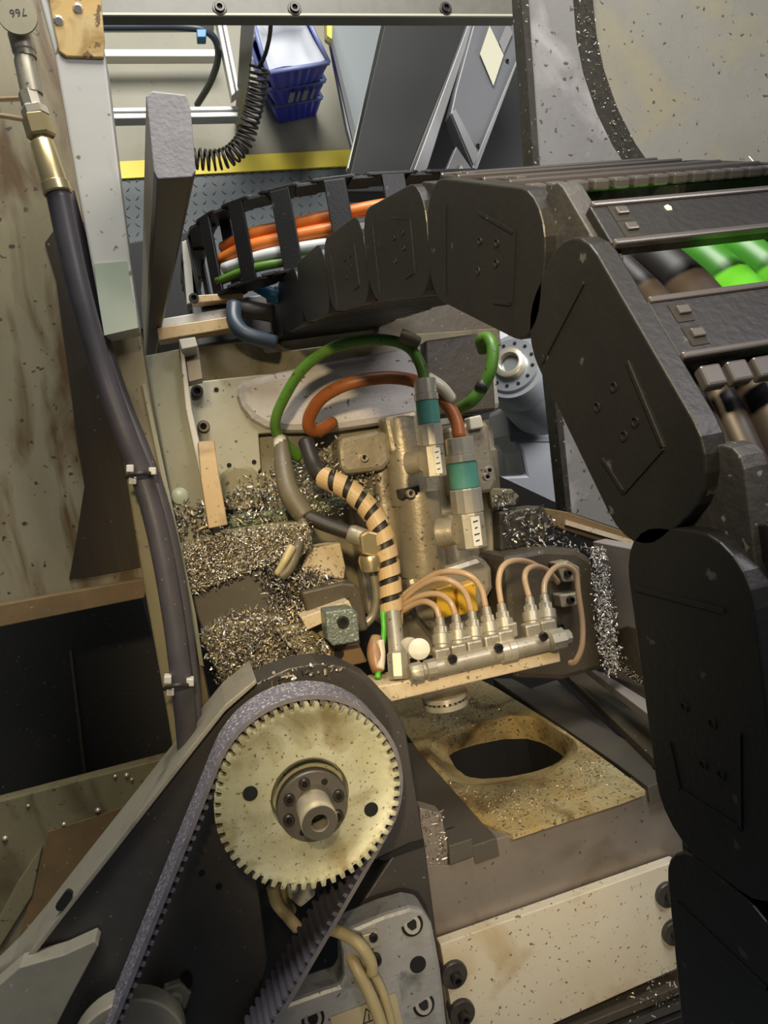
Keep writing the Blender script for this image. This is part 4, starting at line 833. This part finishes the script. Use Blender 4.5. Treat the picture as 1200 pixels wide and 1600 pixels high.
for (x, r, m, l, dz, rng) in ((.228, .0095, 'green_bright', 'bright green cable inside the near cable chain, left of its twin', 0, 1), (.250, .0095, 'green_bright', 'bright green cable inside the near cable chain, at the frame edge', 0, 1),
                         (.174, .0055, 'brown_cable', 'brown hose nearest the side plate inside the near cable chain', .004, 0), (.187, .0060, 'brown_cable', 'second brown hose inside the near cable chain', .002, 0), (.206, .0105, 'brown_cable', 'thick dark brown hose in the middle of the near cable chain', 0, 0)):
    pts = [Vector((x, p.y - .002, p.z + dz)) for p in J[:8]]
    tag(MB().tube(pts, r, 14).build('chain_cable', m, sm=True), l, 'cable', 'cables inside the near cable chain')
# =================================================================== FAR CABLE CHAIN
Y1 = .335
JT = [(740, 272), (650, 274), (562, 279), (478, 290), (405, 308), (352, 328), (318, 350), (302, 392), (299, 440)]
zz = [PY(x, y, Y1) for x, y in JT]
c1 = thing('cable_chain', zz[4], 'smaller black cable chain with open crossbars and orange cables, behind the opening', 'cable chain')
for i in range(len(zz) - 1):
    d = (zz[i + 1] - zz[i]).normalized(); nrm = Vector((d.z, 0, -d.x)); nrm = nrm if nrm.z > 0 else -nrm
    link(c1, zz[i], zz[i + 1], nrm, -EY, .098, .034, det=False, ext=.04, barw=.40, inner_bars=(i > 4))
def ccab(pts, r, m, l): tag(MB().tube([PY(x, y, yy) for x, y, yy in pts], r, 12).build('chain_cable', m, sm=True), l, 'cable', 'cables inside the far cable chain')
ccab([(700, 310, .298), (600, 322, .298), (520, 338, .298), (450, 354, .298), (390, 368, .298), (350, 388, .298)], .0085, 'orange_bright', 'upper bright orange cable inside the far cable chain')
ccab([(700, 330, .282), (600, 345, .282), (520, 358, .282), (450, 372, .282), (385, 388, .282), (340, 410, .282)], .0085, 'orange_bright', 'lower bright orange cable inside the far cable chain')
ccab([(640, 368, .266), (560, 375, .266), (480, 386, .266), (410, 400, .266), (350, 420, .266)], .0070, 'white_cable', 'white cable under the orange ones in the far cable chain')
ccab([(640, 385, .254), (560, 392, .254), (480, 404, .254), (400, 418, .254), (340, 440, .254)], .0055, 'green', 'thin green cable at the bottom of the far cable chain')
# blue hoses at the chain exit
tag(MB().tube(zp([(380, 436, .95), (400, 446, .93), (425, 460, .91), (450, 472, .92)]), .0085).build('blue_hose', 'blue', sm=True), 'short bright blue hose between the two cable chains', 'hose')
tag(MB().tube(zp([(366, 476, .88), (366, 500, .87), (378, 518, .865), (400, 528, .865), (430, 536, .87)]), .0095).build('blue_grey_hose', 'blue_dark', sm=True), 'dark blue grey hose curving under the end of the near cable chain', 'hose')
tag(MB().tube(zp([(364, 482, .90), (390, 484, .885), (425, 490, .89)]), .011).build('black_hose_stub', 'ink', sm=True), 'black hose stub above the dark blue grey hose', 'hose')
tag(MB().pz([(392, 478), (470, 462), (775, 425), (782, 522), (600, 535), (412, 560)], 1.0, .03).build('chain_shadow_filler', 'dark_brown', bevel=.002), 'added dark sheet painting the shadow under the far end of the near cable chain', 'tray')  # added filler sheet, its dark colour is the black shadow below the chain
# =================================================================== SHOP BEYOND
tp = tag(MB().pz([(150, 280), (620, 238), (640, 560), (150, 600)], 2.26, .03).build('tread_plate', 'tread'), 'blue grey raised tread plate walkway below the yellow line', 'walkway')
dm = MB()
for i in range(30):
    for j in range(10):
        c = PZ(200 + i * 15, 283 + j * 14 - i * 1.0, 2.26); a = math.radians(45 if (i + j) % 2 else -45)
        d, s_ = Vector((math.cos(a), math.sin(a), 0)) * .010, Vector((-math.sin(a), math.cos(a), 0)) * .003
        dm.loft([c - d, c + s_, c + d, c - s_], [c - d * .6 + EZ * .003, c + s_ * .5 + EZ * .003, c + d * .6 + EZ * .003, c - s_ * .5 + EZ * .003])
do = dm.build('tread_lozenges', 'tread', tp); do['kind'] = 'stuff'
struct(MB().pz([(150, 254), (560, 233), (560, 258), (150, 281)], 2.25, .05).build('trim_1', 'yellow_paint'))
# aluminium table frame
tbf = thing('aluminium_frame', PZ(375, 180, 2.2), 'aluminium profile table frame standing on the shop floor', 'frame')
def prof_bar(poly, h, t, nm): return MB().pz(poly, h, t).build(nm, 'alu', tbf, bevel=.003)
p_ = MB().loft([PZ(x, y, 1.45) for x, y in ((381, -40), (403, -40), (400, 20), (378, 20))], [PZ(x, y, 2.28) for x, y in ((368, 170), (386, 170), (384, 195), (366, 195))]).build('post', 'alu', tbf, bevel=.002)
prof_bar([(150, 168), (372, 165), (372, 182), (150, 186)], 1.95, .04, 'cross_rail')
MB().pz([(150, 174), (372, 171), (372, 174), (150, 177)], 1.948, .004).build('slot', 'alu_dark', tbf)
MB().pz([(150, 186), (372, 182), (372, 186), (150, 190)], 1.98, .01).build('slot', 'alu_dark', tbf)
prof_bar([(337, 25), (352, 25), (375, 140), (362, 150)], 1.9, .04, 'side_rail')
MB().pz([(343, 25), (346, 25), (370, 142), (367, 144)], 1.898, .004).build('slot', 'alu_dark', tbf)
prof_bar([(150, 76), (338, 76), (338, 88), (150, 88)], 2.2, .04, 'back_rail')
prof_bar([(150, 22), (335, 22), (335, 36), (150, 36)], 1.9, .04, 'back_rail')
tag(MB().tube(zp([(140, 42, 1.85), (200, 42, 1.85), (280, 42, 1.85), (320, 48, 1.85), (338, 66, 1.88), (340, 95, 1.95), (328, 130, 2.05), (308, 164, 2.15)]), .009).build('pneumatic_hose', 'blue_dark', sm=True), 'blue grey air hose along the back of the aluminium frame', 'hose')
tag(MB().pz([(307, 45), (323, 45), (322, 58), (308, 58)], 1.84, .03).build('hose_clip', 'blue', bevel=.002), 'small blue clip on the air hose', 'clip')
# coiled cord
cc_path = smooth(zp([(420, -20, 1.5), (423, 40, 1.6), (416, 80, 1.65), (405, 105, 1.7)]), 6)
ckc = thing('coiled_cord', PZ(390, 200, 1.9), 'black coiled air hose drooping beside the aluminium frame', 'hose')
MB().tube(cc_path, .005, 8, 1).build('lead', 'ink', ckc, sm=True)
cpath = smooth(zp([(406, 105, 1.70), (404, 130, 1.72), (398, 160, 1.75), (390, 190, 1.78), (380, 222, 1.80), (360, 243, 1.80), (335, 250, 1.80), (305, 248, 1.80), (285, 246, 1.80)]), 10)
R = []; n = 25 * 14; cum = [0]
for a, b in zip(cpath, cpath[1:]): cum.append(cum[-1] + (b - a).length)
hl = []
for i in range(n):
    s = cum[-1] * i / n; j = 0
    while cum[j + 1] < s: j += 1
    p = cpath[j].lerp(cpath[j + 1], (s - cum[j]) / (cum[j + 1] - cum[j])); t = (cpath[j + 1] - cpath[j]).normalized()
    u = t.cross(EZ).normalized(); v = t.cross(u); a = 2 * math.pi * i / 14
    hl.append(p + (u * math.cos(a) + v * math.sin(a)) * .022)
MB().tube(hl, .0034, 6, 1).build('coil', 'ink', ckc, sm=True)
# blue bins, stacked
def bin_(rim, hr, foot, hf, lab):
    t = thing('stacking_bin', PZ(460, 170, hf), lab, 'bin', 'blue bins stacked on the shop floor')
    r3 = [PZ(x, y, hr) for x, y in rim]; f3 = [PZ(x, y, hf) for x, y in foot]
    cr = sum(r3, Vector()) / 4; cf = sum(f3, Vector()) / 4
    r3i = [p.lerp(cr, .05) for p in r3]; f3i = [p.lerp(cf, .06) + EZ * .01 for p in f3]
    # ribbed walls
    def rb(a, b, k=14):
        out = []
        for i in range(4):
            for q in range(k): out.append(a[i].lerp(a[(i + 1) % 4], q / k))
        return out
    ro, fo, ri, fi = rb(r3, 0), rb(f3, 0), rb(r3i, 0), rb(f3i, 0)
    c2_ = lambda lst, c, s: [p + (p - c).normalized() * (s if i % 2 else 0) for i, p in enumerate(lst)]
    MB().rings([c2_(fo, cf, .004), c2_([p.lerp(q, .12) for p, q in zip(ro, fo)], cr, .004), ro, ri, fi], cap=True).build('tub', 'bin', t)
    rm = MB()
    for i in range(4):
        a, b = r3[i], r3[(i + 1) % 4]; rm.tube([a, b], .006, 8, 1)
    rm.build('rim', 'bin_rim', t, sm=True)
    return t, r3
# rim px: back-left, back-right, front-right, front-left
bin_([(394, 96), (470, 92), (503, 153), (426, 166)], 2.16, [(402, 118), (470, 112), (494, 180), (436, 192)], 2.295, 'bottom blue plastic bin of the stack of three')
tm, rm3 = bin_([(388, 62), (472, 58), (508, 126), (418, 141)], 2.02, [(400, 84), (468, 80), (495, 153), (432, 165)], 2.158, 'middle blue plastic bin of the stack, with pale scuffed patches')
t3, r3 = bin_([(388, 6), (468, 4), (514, 98), (418, 114)], 1.86, [(396, 40), (466, 36), (499, 126), (427, 140)], 2.018, 'top blue plastic bin of the stack, lined with white')
for a_, b_ in ((.42, .50), (.56, .60), (.66, .74), (.82, .86)):
    q = [rm3[3].lerp(rm3[2], t) for t in (a_, b_)]
    MB().prism([q[0] + Vector((0, -.004, -.03)), q[1] + Vector((0, -.004, -.03)), q[1] + Vector((0, -.002, -.085)), q[0] + Vector((0, -.002, -.085))], (0, .006, 0)).build('pale_scuff', 'paper', tm)
cr = sum(r3, Vector()) / 4
pm = MB(); g = []
for i in range(9):
    row = []
    for j in range(9):
        u, v = i / 8, j / 8
        p = r3[0].lerp(r3[1], u).lerp(r3[3].lerp(r3[2], u), .22 + .76 * v); p = p.lerp(cr, .07)
        row.append(p - EZ * (.045 * (1 - (2 * u - 1) ** 4) * (1 - (2 * v - 1) ** 4) + .004 + .008 * math.sin(u * 7 + v * 3)))
    g.append([pm.bm.verts.new(p) for p in row])
for i in range(8):
    for j in range(8): pm._f([g[i][j], g[i + 1][j], g[i + 1][j + 1], g[i][j + 1]])
po_ = pm.build('bin_liner', 'paper', sm=True); so = po_.modifiers.new('solid', 'SOLIDIFY'); so.thickness = .002
tag(po_, 'white sheet liner sagging inside the top blue bin', 'liner')
for i, (x, y) in enumerate(((452, 150), (461, 147), (470, 146), (478, 145), (487, 144))):
    pass
# yellow guard post and grey cabinet
tag(MB().loft([PZ(x, y, 1.7) for x, y in ((510, 10), (520, 10), (519, 62), (511, 56))], [PZ(x, y, 1.95) for x, y in ((506, 20), (518, 20), (518, 74), (507, 66))]).build('yellow_guard', 'yellow_paint', bevel=.003), 'yellow guard edge beside the grey cabinet', 'guard')
cbn = thing('grey_cabinet', PZ(560, 150, 2.2), 'light blue grey cabinet side right of the blue bins', 'cabinet')
MB().pz([(518, -30), (612, -30), (604, 26), (553, 240), (542, 200), (516, 66)], 1.98, .025).build('side', 'cabinet', cbn, bevel=.004)
MB().pz([(602, 22), (607, 22), (549, 268), (543, 262)], 1.60, .02).build('door_edge', 'cab_edge', cbn)
MB().pz([(515, 60), (520, 62), (558, 212), (552, 222)], 1.97, .02).build('foot_rail', 'mid_panel', cbn)
# dark doors
dd = thing('dark_machine_door', PZ(650, 150, 1.5), 'large dark grey slanted door panel right of the light cabinet', 'door panel')
MB().pz([(607, 10), (742, 10), (650, 270), (640, 300), (540, 300), (548, 268)], 1.5, .06).build('panel', 'dark_panel', dd, bevel=.003)
MB().pz([(733, 30), (740, 30), (655, 262), (640, 290), (630, 290)], 1.48, .03).build('gasket', 'ink', dd, bevel=.003)
dm2 = tag(MB().pz([(738, 20), (745, 22), (668, 262), (652, 275), (645, 270)], 1.45, .03).build('door_strip', 'light_panel', bevel=.002), 'narrow grey strip along the edge of the dark slanted door', 'strip')
tag(MB().pz([(700, 10), (850, 10), (860, 320), (640, 320), (650, 260)], 1.60, .05).build('rear_panel', 'dark_panel', bevel=.002), 'dark rear panel behind the labelled grey door', 'panel')
ld2 = thing('labelled_grey_door', PZ(760, 150, 1.45), 'mid grey slanted door carrying a cream diamond shaped label', 'door panel')
MB().pz([(745, 18), (812, 18), (814, 84), (744, 268), (738, 262), (704, 178), (712, 140)], 1.43, .04).build('leaf', 'mid_panel', ld2, bevel=.003)
MB().pz([(808, 92), (814, 84), (744, 268), (738, 262)], 1.425, .01).build('bright_edge', 'light_panel', ld2, bevel=.001)
MB().pz([(706, 176), (712, 170), (748, 240), (742, 262)], 1.425, .01).build('bright_edge', 'light_panel', ld2, bevel=.001)
MB().pz([(765, 40), (787, 86), (771, 134), (750, 84)], 1.424, .002).build('label', 'label_cream', ld2)
MB().pz([(793, 34), (801, 52), (787, 84), (780, 66)], 1.424, .002).build('label', 'light_panel', ld2)
for x, y in ((792, 96), (746, 228)): bolt(ld2, PZ(x, y, 1.43), EZ, .004, depth=.004)
ep = thing('small_label_panel', PZ(715, 260, 1.38), 'grey tip of a labelled panel just above the cable chain', 'panel')
MB().pz([(713, 228), (745, 275), (760, 300), (680, 300), (695, 270)], 1.38, .02).build('leaf', 'light_panel', ep, bevel=.002)
MB().pz([(720, 258), (736, 278), (742, 292), (704, 292)], 1.377, .002).build('label', 'label_cream', ep)
# robot arm seen through the gap
rb = thing('robot_arm', PZ(850, 720, 2.25), 'grey robot arm with a round bolted flange, seen through the gap', 'robot arm')
MB().pz([(790, 640), (830, 620), (868, 600), (885, 790), (845, 786), (815, 780), (765, 770), (760, 745), (822, 742), (815, 705), (796, 680)], 1.75, .12).build('lower_arm', 'robot', rb, bevel=.008)
MB().pz([(810, 690), (875, 690), (880, 780), (820, 770)], 1.86, .44).build('column', 'robot', rb)
MB().pz([(796, 682), (872, 682), (873, 690), (798, 690)], 1.745, .01).build('casting_line', 'cabinet', rb)
ax0, ax1 = PZ(800, 572, 1.52), PZ(850, 632, 1.72)
MB().lathe(ax0, ax1, [(0, .078), (.04, .084), (.30, .084), (.31, .080), (.36, .088), (.9, .092), (1, .086)], 44).build('wrist_drum', 'robot', rb, sm='auto')
fo = MB().lathe(ax0 - (ax1 - ax0) * .03, ax0 + (ax1 - ax0) * .01, [(0, .064), (1, .068)], 44).build('flange', 'robot_flange', rb, sm='auto')
n = (ax0 - ax1).normalized(); e1 = n.orthogonal().normalized(); e2 = n.cross(e1)
for i in range(12):
    q = ax0 - (ax1 - ax0) * .032 + (e1 * math.cos(i * math.pi / 6) + e2 * math.sin(i * math.pi / 6)) * .052
    MB().lathe(q - n * .002, q + n * .0006, [(0, .0045), (1, .0045)], 12).build('flange_hole', 'hole', fo)
MB().lathe(ax0 - (ax1 - ax0) * .03, ax0 - (ax1 - ax0) * .10, [(0, .036), (.9, .036), (1, .033), (1, .024), (.1, .022)], 32, cap=False).build('hub_ring', 'chrome', fo, sm='auto')
MB().pz([(765, 515), (792, 508), (800, 545), (790, 580), (772, 570)], 1.6, .05).build('bracket', 'robot', rb, bevel=.004)
tag(MB().pz([(740, 600), (800, 600), (830, 740), (750, 760), (735, 700)], 2.18, .05).build('dark_pedestal', 'dark_panel', bevel=.005), 'dark panel left of the robot arm behind the motor', 'panel')
tag(MB().pz([(700, 480), (900, 480), (900, 800), (740, 800)], 2.24, .06).build('cell_back_panel', 'dark_panel'), 'dark back panel of the robot cell behind the arm', 'panel')
# loose bits on the near chain
tag(MB().lathe(PZ(1038, 322, .232), PZ(1046, 340, .232), [(0, .0012), (.3, .0022), (1, .0018)], 6).build('plastic_crumb', 'cream'), 'small cream crumb lying on the top crossbar of the near chain', 'crumb')
